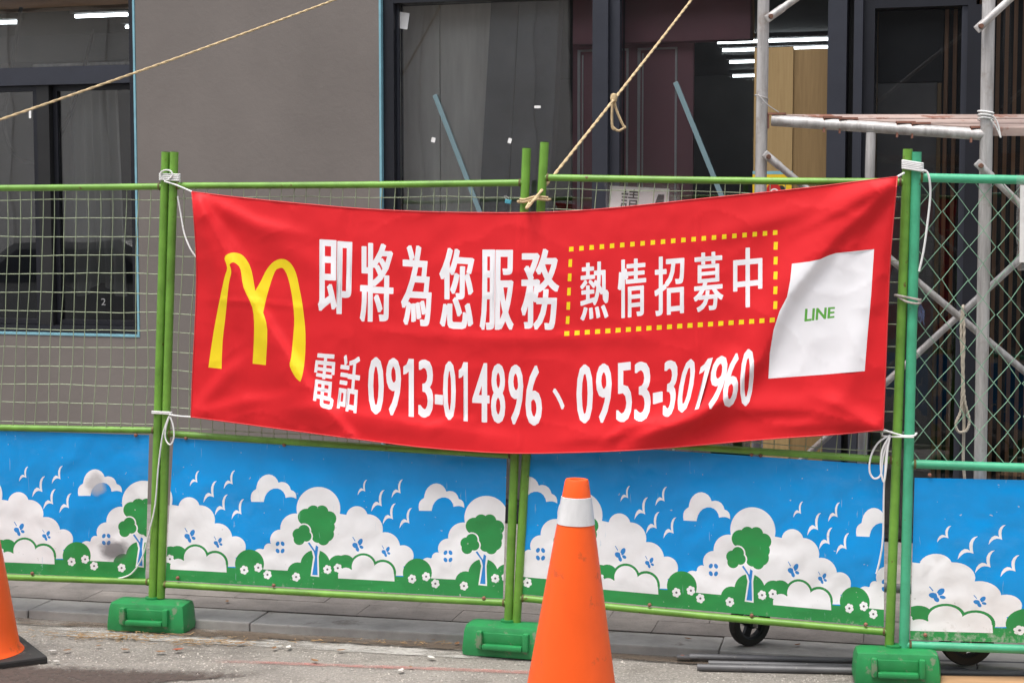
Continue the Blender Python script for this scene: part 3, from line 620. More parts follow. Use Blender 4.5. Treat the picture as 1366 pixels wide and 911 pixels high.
def make_sheet(parent, plane, quad, x0, sx, sy, yb, off, matmap, seed, curl=None):
    (tl, tr, br, bl) = quad
    verts, faces, pri, colr = [], [], [], []
    def addf(poly, p, c):
        k = len(verts); verts.extend(poly); faces.append(list(range(k, k + len(poly)))); pri.append(p); colr.append(c)
    outline = []
    for a, b in ((bl, br), (br, tr), (tr, tl), (tl, bl)):
        for i in range(12): outline.append((lerp(a[0], b[0], i / 12), -lerp(a[1], b[1], i / 12)))
    addf(outline, 0, 'blue')
    base = lambda px: lerp(bl[1], br[1], (px - bl[0]) / (br[0] - bl[0]))
    per = 1074 / 4.796 * sx
    xmin, xmax = min(bl[0], tl[0]) - 5, max(br[0], tr[0]) + 5
    for k in range(-4, 5):
        for p, c, poly in TILE:
            q = []
            for (a, b) in poly:
                X = x0 + k * per + a / 4.796 * sx; q.append((X, -(base(X) - b / 4.796 * sy + yb)))
            if max(v[0] for v in q) < xmin or min(v[0] for v in q) > xmax: continue
            addf(q, p, c)
    random.seed(seed)
    for i in range(1, 46):
        for j in range(1, 18):
            u, v = (i + random.uniform(-.3, .3)) / 46, (j + random.uniform(-.3, .3)) / 18
            a = (lerp(tl[0], tr[0], u), lerp(tl[1], tr[1], u)); b = (lerp(bl[0], br[0], u), lerp(bl[1], br[1], u))
            verts.append((lerp(a[0], b[0], v), -lerp(a[1], b[1], v)))
    vs, tris, of = cdt(verts, faces)
    def disp(x, y):
        d = 0.005 * noise.noise(Vector((x / 70, y / 45, seed))) + 0.0028 * noise.noise(Vector((x / 22, y / 20, seed + 9)))
        d += 0.003 * abs(noise.noise(Vector(((x + y) / 38, (x - y) / 90, seed + 20))))
        if curl: d += curl(x, y)
        return d
    def P(x, y): return plane.at(x, y, off + disp(x, y))
    b = MB(); b.uv = True
    b.v = [P(v[0], -v[1]) for v in vs]
    for f, o_ in zip(tris, of):
        if 0 not in o_: continue
        k = max(o_, key=lambda i: pri[i]); b.f.append(list(f)); b.mi.append(KEYS.index(colr[k]))
    par_ = list(range(len(b.v)))
    def fnd(i):
        while par_[i] != i: par_[i] = par_[par_[i]]; i = par_[i]
        return i
    for f in b.f:
        for i in f[1:]: par_[fnd(i)] = fnd(f[0])
    cnt = {}
    for f in b.f: cnt[fnd(f[0])] = cnt.get(fnd(f[0]), 0) + 1
    big = max(cnt, key=cnt.get); keep = [i for i, f in enumerate(b.f) if fnd(f[0]) == big]
    b.f = [b.f[i] for i in keep]; b.mi = [b.mi[i] for i in keep]
    use = sorted({i for f in b.f for i in f}); ix = {i: k for k, i in enumerate(use)}
    b.v = [b.v[i] for i in use]; b.f = [[ix[i] for i in f] for f in b.f]; vs = [vs[i] for i in use]
    o = b.build('printed_sheet', [matmap[k] for k in KEYS], parent, smooth=False)
    me = o.data
    for p in me.polygons: p.use_smooth = True
    nm = []
    for v in vs:
        x, y = v[0], -v[1]; e = 1.5
        dx = P(x + e, y) - P(x - e, y); dy = P(x, y - e) - P(x, y + e)
        nn = dx.cross(dy).normalized()
        if nn.y > 0: nn = -nn
        nm.append(nn)
    me.normals_split_custom_set_from_vertices(nm)
    return o
PM = {k: 'print ' + k for k in KEYS}
def tube_px(plane, a, b, r, n=14, off=0.0, seg=6, bow=0.003):
    p, q = plane.at(*a, off), plane.at(*b, off)
    pts = [p.lerp(q, i / seg) for i in range(seg + 1)]
    for i in range(1, seg): pts[i] += Vector((0, 0, -bow * math.sin(math.pi * i / seg)))
    return MB().tube(pts, r, n)
def panel(label, plane, posts, top, mid_, bot, paint, wire, rp=0.0172, rr=0.0135, mesh='grid', seed=1):
    base = plane.at(*posts[0][1]); t = empty('mesh_barrier', (base.x, base.y, 0), label, 'fence', 'green mesh barriers along the kerb')
    for a, b in posts:
        o = tube_px(plane, a, b, rp, 18, 0, 8, 0.0)
        p = o.build('post', paint, t, smooth=True)
        q = plane.at(*a)
        MB().lathe([(rp * 0.80, 0.0012), (0, 0.0012)], q, 16).build('post_mouth', 'dark recess', p)
    for (a, b) in (top, mid_, bot): tube_px(plane, a, b, rr, 14).build('rail', paint, t, smooth=True)
    for (a, b) in (top, mid_, bot):             # rusty weld collars where rails meet the posts
        p, q_ = plane.at(*a), plane.at(*b); d_ = (q_ - p).normalized()
        for e, sg in ((p, 1), (q_, -1)):
            c_ = e + d_ * sg * (rp + 0.001)
            MB().lathe([(rr + 0.0005, 0.007), (rr + 0.0022, 0.003), (rr + 0.003, -0.001), (rr + 0.001, -0.002)], c_, 12, d_ * sg, closed=True).build('weld', 'weld rust', t, smooth=True)
    # welded mesh between top and middle rail
    tl, tr, ml, mr = plane.at(*top[0]), plane.at(*top[1]), plane.at(*mid_[0]), plane.at(*mid_[1])
    wb = MB(); Wd = (tr - tl).length; Hh = ((tl - ml).length + (tr - mr).length) / 2
    def q(u, v, off=0.0):
        p = tl.lerp(tr, u).lerp(ml.lerp(mr, u), v) - plane.n * off
        return p
    if mesh == 'grid':
        nv, nh = int(Wd / 0.053), int(Hh / 0.077)
        for i in range(1, nv):
            pts = []
            lean = random.uniform(-0.003, 0.003)
            for j in range(15):
                v = j / 14; u = i / nv + (0.005 * noise.noise(Vector((i * 0.7, v * 3, seed))) + 0.010 * noise.noise(Vector((i * 0.13, v * 2, seed + 5))) + lean * v) / 1
                p = q(u, v, -0.004); p -= plane.n * (0.012 * noise.noise(Vector((u * 4, v * 3, seed + 2)))); pts.append(p)
            wb.tube(pts, 0.0017, 4, False)
        for j in range(1, nh + 1):
            pts = []
            for i in range(41):
                u = i / 40; v = (j - 0.35) / nh + 0.011 * noise.noise(Vector((u * 3, j * 0.4, seed + 3))) + 0.0035 * noise.noise(Vector((u * 14, j * 1.7, seed)))
                p = q(u, min(v, 0.995), 0.0); p -= plane.n * (0.012 * noise.noise(Vector((u * 4, v * 3, seed + 2)))); pts.append(p)
            wb.tube(pts, 0.0017, 4, False)
    else:
        cw, ch = 0.098, 0.118; nx = int(Wd / cw) + 1; ny = int(Hh / (ch / 2))
        for k in range(nx + 1):
            pts = []
            for j in range(ny + 1):
                x = (k + (0.5 if (j % 2) else 0.0) + (0 if True else 0)) * cw
                for sgn in (0,):
                    pass
                pts.append((x, j))
            for par in (0, 1):
                path = []
                for j in range(ny + 1):
                    x = (k + (0.5 if (j + par) % 2 else 0.02) * 1.0) * cw if par == 0 else (k - (0.5 if (j + 1) % 2 == 0 else 0.02)) * cw + cw * 0.0
                    x = (k + (0.5 if j % 2 else 0.015)) * cw if par == 0 else (k + 1 - (0.5 if j % 2 else 0.015)) * cw
                    u = max(0.0, min(1.0, x / Wd)); v = j / ny
                    u += 0.006 * noise.noise(Vector((k * 0.9, j * 0.8, seed))); v += 0.008 * noise.noise(Vector((k * 0.7, j * 0.5, seed + 4)))
                    p = q(max(0, min(1, u)), max(0, min(1, v)), 0.003 * (1 if par else -1)); path.append(p)
                if 0 < (k + 0.5) * cw < Wd: wb.tube(path, 0.0019, 5, False)
    wo2 = wb.build('wire_mesh', wire, t, smooth=True); wo2['kind'] = 'stuff'
    return t
LA = panel('yellow green fence panel whose printed sheet has a grey smudge, left of the banner', PL, [((-285, 200), (-305, 785)), ((221, 203), (203.5, 797))], ((-285, 252), (219, 249)), ((-297, 563), (211, 574)), ((-303, 757), (203, 776)), 'green paint', 'mesh wire', seed=1)
FPA = panel('yellow green fence panel behind the golden arch half of the banner', PF, [((232.5, 203), (214.5, 797)), ((702.5, 198), (678, 830))], ((231, 248), (701, 244)), ((221, 578), (687, 607)), ((215, 779), (679, 804)), 'green paint', 'mesh wire', seed=2)
FPB = panel('yellow green fence panel behind the half of the banner with the white square', PF, [((726.5, 190), (689, 830)), ((1211, 199), (1186, 872))], ((724, 237), (1209, 243)), ((703, 579), (1196, 614)), ((691, 797), (1187, 843)), 'green paint', 'mesh wire', seed=3)
FPC = panel('teal fence panel with diamond chain link beside the scaffold', PR, [((1222.5, 203), (1205.5, 872)), ((1760, 215), (1750, 890))], ((1221, 237), (1759, 246)), ((1212, 618.5), (1753, 634)), ((1206, 860), (1750, 876)), 'teal paint', 'teal wire', rp=0.0185, rr=0.0165, mesh='chain', seed=4)
sh = []
sm = [PL.at(128, 645) - ORG[LA], PL.at(152, 733) - ORG[LA]]
PMS = {}
for k in KEYS:
    PMS[k] = 'print smudged ' + k
    print_mat(PMS[k], PRINT[k], [(sm[0].x, sm[0].z, 0.045, (0.48, 0.48, 0.49)), (sm[1].x, sm[1].z, 0.07, (0.10, 0.10, 0.11))])
make_sheet(LA, PL, ((-280, 566), (199, 580), (194, 772), (-290, 752)), 187, 0.965, 0.965, 0, 0.0, PMS, 11)
make_sheet(FPA, PF, ((231.5, 584), (676, 612), (671, 798), (220.5, 774)), 420.6, 1.0, 1.0, 0, 0.0, PM, 12)
make_sheet(FPB, PF, ((702.5, 588), (1180, 620), (1179, 836), (694, 792)), 1000, 1.03, 1.06, 0, 0.0, PM, 13)
make_sheet(FPC, PR, ((1220, 637), (1748, 648), (1744, 868), (1214, 853)), 1164, 1.52, 1.06, 4, 0.0, PM, 14)
# bolts that hold the sheets
for par, pl, spots in ((FPA, PF, ((249, 584), (380, 593), (238, 770), (366, 780), (646, 797))), (FPB, PF, ((1003, 606), (1015, 607), (867, 806), (1003, 820), (1155, 832))), (FPC, PR, ((1240, 633), (1234, 846))), (LA, PL, ((182, 580), (44, 764)))):
    for x, y in spots: MB().lathe([(0.0075, 0.004), (0.0075, 0.010), (0.004, 0.014), (0, 0.014)], pl.at(x, y), 8, pl.n).build('bolt', 'rusty steel', par, smooth=True)

# feet
def foot(px, plane, label, w=0.35):
    p = plane.at(px, 840); c = Vector((p.x, p.y, 0)); c.z = 0
    an = math.atan2(plane.d.y, plane.d.x)
    t = empty('ballast_block', c, label, 'ballast block', 'green ballast blocks under the posts', an)
    h = 0.125; d = 0.10
    bm_ = MB(); prof = [(-0.5, 0.0), (0.5, 0.0), (0.47, h), (-0.47, h)]
    vs = [(a * w, (-1.06 if z == 0 else -0.92) * d, z) for a, z in prof] + [(a * w, (0.50 if z == 0 else 0.44) * d, z) for a, z in prof]
    bm_.add(vs, [(3, 2, 1, 0), (4, 5, 6, 7), (0, 1, 5, 4), (1, 2, 6, 5), (2, 3, 7, 6), (3, 0, 4, 7)])
    b = bm_.build('body', 'foot plastic', t, org=Vector((0, 0, 0)), bevel=0.028, smooth=True)
    # moulded grip: raised bar with cheeks in front
    g = MB().box(-w * 0.23, w * 0.23, -0.126, -0.092, h * 0.30, h * 0.46)
    g.box(-w * 0.30, -w * 0.232, -0.121, -0.090, h * 0.30, h * 0.86).box(w * 0.232, w * 0.30, -0.121, -0.090, h * 0.30, h * 0.86)
    g.build('grip', 'foot plastic', b, org=Vector((0, 0, 0)), bevel=0.0075, smooth=True)
    MB().box(-w * 0.228, w * 0.228, -0.101, -0.092, h * 0.47, h * 0.80).build('grip_recess', 'foot plastic', b, org=Vector((0, 0, 0)), bevel=0.004, smooth=True)
    MB().lathe([(0.03, h - 0.004), (0.03, h + 0.008), (0.0, h + 0.008)], (-w * 0.02, 0.0, 0), 16).build('socket', 'foot plastic', b, org=Vector((0, 0, 0)), smooth=True)
foot(206, PL, 'green plastic ballast block beside the smudged sheet and the straw litter')
foot(-304, PL, 'green plastic ballast block under the outer end of the smudged barrier')
foot(1750, PR, 'green plastic ballast block under the outer end of the teal barrier')
foot(680, PF, 'green plastic ballast block partly hidden by the orange cone')
foot(1195, PR, 'green plastic ballast block under the yellow green and teal posts', 0.32)

# ------------------------------------------------------------------ banner
BO = 0.05
top = [(256, 256), (300, 261.5), (360, 268), (420, 273.5), (480, 278.5), (560, 282.5), (640, 284), (700, 284), (760, 282), (820, 277.5), (880, 271.5), (940, 265), (1000, 259), (1080, 250.5), (1140, 243), (1197, 236)]
right = [(1197, 236), (1192, 290), (1187.5, 345), (1184, 420), (1181, 500), (1178, 573)]
bottom = [(1178, 573), (1120, 579), (1060, 583), (1000, 587.5), (940, 593), (880, 598), (820, 601.5), (760, 603.5), (700, 604.5), (640, 602.5), (560, 596), (480, 586), (400, 575.5), (330, 566), (255, 556)]
left = [(255, 556), (257, 500), (260, 440), (262, 390), (262, 345), (259.5, 300), (256, 256)]
def sm2(pts, k=3):
    return [(p.x, p.y) for p in smooth_path([Vector((a, b, 0)) for a, b in pts], k)]
outl = sm2(top) + sm2(right)[1:] + sm2(bottom)[1:] + sm2(left)[1:-1]
def segd(x, y, pts):
    best = (1e9, 0, 0); acc = 0; tot = sum(math.dist(pts[i], pts[i + 1]) for i in range(len(pts) - 1))
    for i in range(len(pts) - 1):
        ax, ay = pts[i]; bx, by = pts[i + 1]; dx, dy = bx - ax, by - ay; L = math.hypot(dx, dy)
        t = max(0, min(1, ((x - ax) * dx + (y - ay) * dy) / (L * L))); d = math.hypot(x - ax - t * dx, y - ay - t * dy)
        if d < best[0]: best = (d, math.copysign(1, (x - ax) * dy - (y - ay) * dx), (acc + t * L) / tot)
        acc += L
    return best
FOLDS = [  # polyline, width on its two sides, height, fade at start / end
    ([(258, 258), (330, 395), (405, 510), (480, 600)], 9, 34, 0.020, 0.08, 0.05),
    ([(258, 258), (300, 420), (330, 570)], 12, 14, 0.008, 0.1, 0.1),
    ([(258, 258), (380, 330), (520, 420)], 16, 20, 0.006, 0.1, 0.4),
    ([(1196, 238), (1112, 318), (1050, 395), (1012, 480), (930, 560), (840, 598)], 12, 34, 0.022, 0.06, 0.3),
    ([(1196, 238), (1060, 285), (900, 330)], 12, 16, 0.006, 0.1, 0.4),
    ([(1196, 238), (1160, 400), (1120, 560)], 16, 22, 0.010, 0.1, 0.1),
    ([(1178, 573), (1080, 545), (980, 545), (860, 575), (720, 590)], 10, 20, 0.010, 0.1, 0.3),
    ([(300, 556), (420, 545), (560, 570), (700, 590)], 12, 20, 0.009, 0.3, 0.3),
    ([(480, 440), (660, 452), (900, 448)], 8, 12, 0.004, 0.4, 0.4),
    ([(270, 400), (340, 402), (420, 412)], 4, 6, 0.0022, 0.2, 0.3),
    ([(560, 575), (600, 560), (640, 560)], 6, 10, 0.004, 0.3, 0.4),
    ([(800, 595), (835, 570), (890, 560)], 6, 9, 0.005, 0.2, 0.4),
    ([(258, 258), (345, 300), (430, 320)], 9, 12, 0.0065, 0.08, 0.4),
    ([(258, 258), (312, 330), (352, 400)], 8, 13, 0.0065, 0.08, 0.3),
    ([(258, 258), (285, 330), (300, 400)], 8, 11, 0.0043, 0.08, 0.3),
    ([(256, 555), (300, 500), (340, 470)], 9, 13, 0.0058, 0.1, 0.4),
    ([(256, 555), (330, 535), (420, 530)], 9, 12, 0.0058, 0.1, 0.4),
    ([(1196, 238), (1130, 275), (1050, 315)], 8, 13, 0.0072, 0.06, 0.4),
    ([(1196, 238), (1150, 300), (1120, 360)], 8, 12, 0.0058, 0.06, 0.3),
    ([(1196, 238), (1182, 330), (1170, 420)], 8, 11, 0.0043, 0.06, 0.3),
    ([(1178, 573), (1120, 540), (1070, 522)], 8, 12, 0.0058, 0.08, 0.4),
    ([(1178, 573), (1100, 565), (1010, 570)], 8, 11, 0.0058, 0.08, 0.4),
    ([(820, 600), (905, 565), (985, 525), (1010, 480)], 9, 15, 0.0101, 0.15, 0.3),
    ([(694, 286), (693, 440), (694, 603)], 3, 3, 0.0016, 0.05, 0.05),
    ([(470, 279), (468, 430), (472, 585)], 3, 3, 0.0012, 0.05, 0.05),
    ([(930, 267), (932, 420), (932, 594)], 3, 3, 0.0012, 0.05, 0.05),
]
def bdisp(x, y):
    d = 0.0
    for pts, wl, wr, a, f0, f1 in FOLDS:
        q, sg, t = segd(x, y, pts); wdt = wl if sg > 0 else wr
        if q > 3 * wdt: continue
        fade = min(1, t / f0) * min(1, (1 - t) / f1) if q < 3 * wdt else 0
        d += 1.3 * a * math.exp(-(q / wdt) ** 2) * max(0, fade) ** 0.7
    u = max(0, min(1, (x - 256) / 930)); yt = 256 + 28 * math.sin(math.pi * u) - 20 * u; v = max(0, min(1.05, (y - yt) / 315))
    env = math.sin(math.pi * u)
    d += env * (0.012 + 0.022 * v ** 5 + 0.012 * math.sin(math.pi * v))
    d += 0.004 * env * math.sin(x / 41 + y / 90) * v + 0.0045 * noise.noise(Vector((x / 75, y / 55, 3.3))) + 0.0018 * noise.noise(Vector((x / 21, y / 24, 1.3)))
    d += 0.0018 * (1 - abs(noise.noise(Vector((x / 95 + y / 240, y / 60 - x / 300, 8.1))))) ** 7 + 0.0006 * (1 - abs(noise.noise(Vector((x / 50, y / 38, 4.4))))) ** 8
    return d
def bP(x, y): return PF.at(x, y, BO + bdisp(x, y))
verts, faces, pri, cls = [], [], [], []
def addf(poly, p, c):
    k = len(verts); verts.extend([(a, -b) for a, b in poly]); faces.append(list(range(k, k + len(poly)))); pri.append(p); cls.append(c)
addf(list(reversed(outl)), 0, 'cloth')
def text_tris(txt, off=0.0, res=3):
    cu = bpy.data.curves.new('t', 'FONT'); cu.body = txt; cu.offset = off; cu.resolution_u = res; cu.size = 1; cu.fill_mode = 'FRONT'
    ob_ = bpy.data.objects.new('t', cu); COL.objects.link(ob_); bpy.context.view_layer.update()
    ev = ob_.evaluated_get(bpy.context.evaluated_depsgraph_get()); me = ev.to_mesh()
    vs = [(v.co.x, v.co.y) for v in me.vertices]; fc = [tuple(p.vertices) for p in me.polygons]
    ev.to_mesh_clear(); bpy.data.objects.remove(ob_); bpy.data.curves.remove(cu)
    return vs, fc
def put_text(txt, quad, bold, p, c, res=3):      # quad: tl, tr, br, bl of the printed word; bold: stroke growth across, down
    vs, fc = text_tris(txt, 0.0, res) if txt != '1' else ([(0, 0.72), (0.0, 0.86), (0.30, 0.90), (0.52, 1.0), (1, 1), (1, 0), (0.52, 0), (0.52, 0.78), (0.3, 0.74)], [(0, 1, 2, 3, 4, 5, 6, 7, 8)])
    if txt == '1': bold = (0, 0)
    bx_, by_ = bold; quad = [(quad[0][0] + bx_, quad[0][1] + by_), (quad[1][0] - bx_, quad[1][1] + by_), (quad[2][0] - bx_, quad[2][1] - by_), (quad[3][0] + bx_, quad[3][1] - by_)]
    x0, x1 = min(v[0] for v in vs), max(v[0] for v in vs); y0, y1 = min(v[1] for v in vs), max(v[1] for v in vs)
    tl, tr, br, bl = quad
    def mp(v):
        u, t = (v[0] - x0) / (x1 - x0), (y1 - v[1]) / (y1 - y0)
        return tuple(lerp(lerp(tl[i], tr[i], u), lerp(bl[i], br[i], u), t) for i in (0, 1))
    vv = [mp(v) for v in vs]
    for f in fc: addf([vv[i] for i in f], p, c)
    rx, ry = bold
    if rx:
        cnt = {}
        for f in fc:
            for i in range(len(f)): e = tuple(sorted((f[i - 1], f[i]))); cnt[e] = cnt.get(e, 0) + 1
        for (i, j), n_ in cnt.items():
            if n_ != 1: continue
            ax, ay = vv[i][0] / rx, vv[i][1] / ry; bx, by = vv[j][0] / rx, vv[j][1] / ry
            L = math.hypot(bx - ax, by - ay)
            if L < 1e-3: continue
            ux, uy = (bx - ax) / L, (by - ay) / L; k = 0.45
            q = [(ax - ux * k - uy, ay - uy * k + ux), (ax - ux * k + uy, ay - uy * k - ux), (bx + ux * k + uy, by + uy * k - ux), (bx + ux * k - uy, by + uy * k + ux)]
            addf([(a_ * rx, b_ * ry) for a_, b_ in q], p, c)
HEAD = (('即', 424, 470, 320, 418), ('將', 480, 526, 324, 429), ('為', 535, 577, 327, 434), ('您', 586, 633, 331, 438), ('服', 640, 687, 333, 440), ('務', 695, 747, 332, 440))
for ch, x0, x1, y0, y1 in HEAD:
    k = 3 if x0 < 640 else 0
    put_text(ch, ((x0, y0 - k * 0.3), (x1, y0 + k * 0.7), (x1 - 2, y1 + k * 0.5), (x0, y1)), (1.75, 0.5), 3, 'headline')
SUBH = (('熱', 774, 812, 350, 427), ('情', 824, 862, 346, 424), ('招', 873, 913, 342, 421), ('募', 925, 965, 337, 416), ('中', 978, 1017, 331, 411))
for ch, x0, x1, y0, y1 in SUBH: put_text(ch, ((x0, y0 + 1), (x1, y0 - 2), (x1, y1 - 3), (x0, y1 + 1)), (1.1, 0.5), 3, 'subhead')
for ch, x0, x1, y0, y1 in (('電', 414, 448, 471, 545), ('話', 448, 481, 473, 550)):
    put_text(ch, ((x0 + 8, y0), (x1 + 1, y0 + 2), (x1 - 4, y1 + 2), (x0, y1 - 5)), (1.0, 0.5), 3, 'phone')
D1 = '0913-014896'; xs = [(491, 512), (515, 535), (538, 552), (558, 578), (580, 591), (591, 608), (612, 624), (630, 653), (655, 674), (678, 698), (701, 723)]
for i, (ch, (x0, x1)) in enumerate(zip(D1, xs)):
    f = i / 10; y0, y1 = lerp(476, 487, f), lerp(552, 567, f)
    if ch == '-': y0, y1 = 526, 539
    if i == 0: y0, y1 = 476, 552
    put_text(ch, ((x0, y0), (x1, y0 + 0.7), (x1, y1 + 1), (x0, y1)), (1.45, 0.4), 3, 'phone')
put_text('丶', ((737, 518), (753, 518), (753, 546), (739, 546)), (1.2, 0.6), 3, 'phone')
D2 = '0953-301960'; xs = [(769, 791), (795, 816), (822, 843), (846, 868), (871, 884), (884, 906), (905, 931), (931, 953), (942, 973), (971, 992), (987, 1007)]
sh_ = [0, 0, 0, 0, 0, -3, -14, -22, -10, -4, -2]
for i, (ch, (x0, x1)) in enumerate(zip(D2, xs)):
    f = i / 10; y0, y1 = (lerp(486, 481, min(1, i / 4)) if i < 5 else lerp(479, 463, (i - 5) / 5)), (lerp(565, 561, min(1, i / 4)) if i < 5 else lerp(556, 542, (i - 5) / 5))
    if ch == '-': y0, y1 = 523, 538
    Q2 = {5: ((886, 481), (906, 480), (899, 554), (884, 557)), 6: ((912, 480), (931, 478), (919, 548), (900, 552)), 7: ((937, 480), (951, 477), (932, 545), (921, 548)),
          8: ((952, 476), (974, 473), (961, 543), (940, 547)), 9: ((970, 473), (990, 470), (982, 541), (962, 545)), 10: ((989, 468), (1008, 463), (1003, 540), (986, 543))}
    put_text(ch, Q2.get(i, ((x0, y0 + 1), (x1, y0 - 1), (x1, y1 - 2), (x0, y1 + 1))), (1.45 if i < 6 else 1.1, 0.4), 3, 'phone')
# golden arch: outline traced along both legs with the cloth's fold
ARCH_L = [(278, 490), (283, 455), (290, 415), (299, 372), (303, 358), (299.5, 346), (301, 341), (308, 337.5), (316, 337.5), (324, 341), (331, 350), (336, 363), (340.5, 388), (348, 375), (355, 361), (363, 351), (372, 346), (381, 346.5), (389, 353), (395, 365), (399.5, 385), (404, 410), (407.5, 445), (406.5, 480), (403, 502), (400.5, 509), (394, 503), (386.5, 488), (388.5, 476), (391, 450), (392.5, 425), (389.5, 395), (384, 370), (378, 358.5), (372.5, 358), (367, 362), (361, 378), (355.5, 397), (351, 417), (356.5, 440), (354.5, 487), (337, 485), (339, 440), (336.5, 410), (325, 384), (321, 360), (316, 352.5), (310.5, 350), (306, 353), (308.5, 363), (305, 380), (301, 420), (297, 455), (295.5, 492)]
def pl2(pts): return [(p.x, p.y) for p in smooth_path([Vector((a, b, 0)) for a, b in pts], 2)]
SHARP = {(278, 490), (295.5, 492), (340.5, 388), (354.5, 487), (337, 485), (400.5, 509), (306, 353), (299.5, 346), (351, 417)}
arch = []; run = [ARCH_L[0]]
for p in ARCH_L[1:] + ARCH_L[:1]:
    run.append(p)
    if p in SHARP: arch += [(q.x, q.y) for q in smooth_path([Vector((a, b, 0)) for a, b in run], 3)][:-1]; run = [p]
addf(arch, 3, 'arch')
# dashed frame
def dashes(a, b, n, lx, ly, vert):
    for i in range(n):
        f = i / (n - 1); x, y = lerp(a[0], b[0], f), lerp(a[1], b[1], f)
        addf([(x - lx, y + ly), (x + lx, y + ly - (0.6 if not vert else 0)), (x + lx + (0.5 if vert else 0), y - ly), (x - lx + (0.5 if vert else 0.3), y - ly + 0.3)], 3, 'dash%d' % len(pri))
dashes((762, 332.5), (1034, 310.5), 21, 3.0, 3.3, False); dashes((756, 445), (1030, 427), 21, 3.4, 3.3, False)
dashes((760.5, 351), (757, 427), 5, 2.3, 5.2, True); dashes((1034.5, 328), (1034, 407), 5, 2.6, 5.2, True)
# white square with the four green letters
addf(list(reversed([(1056.5, 352), (1080, 349), (1094, 346), (1105, 341), (1115, 337.8), (1166, 332.5), (1162, 395), (1157, 450), (1153.5, 495), (1100, 499.5), (1025, 505), (1027, 470), (1032, 440), (1040, 415), (1050, 396), (1054, 375)])), 2, 'square')
put_text('LINE', ((1074, 412), (1114, 409.5), (1113, 424), (1073, 429)), (0.7, 0.4), 4, 'letters')
NX, NY = 200, 70
random.seed(5)
for i in range(1, NX):
    u = i / NX
    for j in range(1, NY):
        v = j / NY; x = lerp(259, 1190, u); yt = 258 + 30 * math.sin(math.pi * min(1, u * 1.02)) - 20 * u; x -= v * 12 * u
        y = lerp(yt, 552 + 20 * u + 40 * math.sin(math.pi * u), v)
        verts.append((x + random.uniform(-0.9, 0.9), -y + random.uniform(-0.9, 0.9)))
vs, tris, of = cdt(verts, faces)
pos = [bP(v[0], -v[1]) for v in vs]; nrm = []
for v in vs:
    x, y = v[0], -v[1]; e = 1.2
    nn = (bP(x + e, y) - bP(x - e, y)).cross(bP(x, y - e) - bP(x, y + e)).normalized()
    nrm.append(-nn if nn.y > 0 else nn)
groups = {}
for f, o_ in zip(tris, of):
    if 0 not in o_: continue
    k = max(o_, key=lambda i: pri[i]); groups.setdefault(cls[k], []).append(f)
bb = (bP(255, 556) + bP(1178, 573)) / 2
ban = empty('banner', (bb.x, bb.y, bb.z), 'red fabric banner with white lettering and golden arches tied across the fence', 'banner')
PARTS = {'cloth': ('cloth', 'banner red'), 'headline': ('headline_lettering', 'banner white'), 'subhead': ('framed_lettering', 'banner white'), 'phone': ('phone_lettering', 'banner white'), 'arch': ('arch_logo', 'banner yellow'), 'dash': ('dashed_frame', 'banner yellow'), 'square': ('white_square', 'banner white'), 'letters': ('green_lettering', 'banner green')}
for c, fl in groups.items():
    PARTS.setdefault(c, ('dash', 'banner yellow'))
    use = sorted({i for f in fl for i in f}); ix = {i: k for k, i in enumerate(use)}
    me = bpy.data.meshes.new(PARTS[c][0]); me.from_pydata([pos[i] - ORG[ban] for i in use], [], [[ix[i] for i in f] for f in fl])
    me.materials.append(M(PARTS[c][1]))
    for p in me.polygons: p.use_smooth = True
    me.normals_split_custom_set_from_vertices([nrm[i] for i in use])
    o = bpy.data.objects.new(PARTS[c][0], me); COL.objects.link(o); o.parent = ban
for edge, nm in ((sm2(top), 'hem'), (sm2(right), 'hem'), (sm2(bottom), 'hem'), (sm2(left), 'hem')):
    MB().tube([bP(*p) for p in edge], 0.0028, 6).build(nm, 'seam red', ban, smooth=True)

# ------------------------------------------------------------------ cords and ropes
def cord(name, label, cat, specs, m, r, group=None):
    """specs: list of lists of (plane, px, py, off)"""
    b = MB()
    for pts in specs: b.tube(smooth_path([pl.at(x, y, o_) for pl, x, y, o_ in pts], 5), r, 7)
    return tag(b.build(name, m, smooth=True), label, cat, group)
def wrap(plane, x0, x1, y, off, tilt=0.0, turns=3, dy=4):
    pts = []
    for k in range(turns * 8 + 1):
        a = 2 * math.pi * k / 8; xm, hw = (x0 + x1) / 2, (x1 - x0) / 2
        sx = max(-1, min(1, 1.25 * math.cos(a)))
        pts.append((plane, xm + hw * sx, y + tilt * sx + dy * (k / (turns * 8) - 0.5) * 2, off * max(-1, min(1, 1.4 * math.sin(a)))))
    return pts
cord('tie_cord', 'white cord wound round two posts with a loop above the arch logo', 'cord', [
    wrap(PF, 213, 240, 237, 0.024, 1, 4, 5),
    [(PF, 216, 240, 0.028), (PF, 214, 232, 0.03), (PF, 219, 227.5, 0.03), (PF, 227, 228, 0.03), (PF, 230, 234, 0.03), (PF, 225, 239, 0.03)],
    [(PF, 219, 242, 0.028), (PF, 235, 247, 0.028), (PF, 256, 256, 0.05)],
    [(PF, 237, 262, 0.012), (PF, 241, 285, 0.012), (PF, 246, 312, 0.02), (PF, 254, 332, 0.03), (PF, 263, 345, 0.03)]], 'white cord', 0.0034)
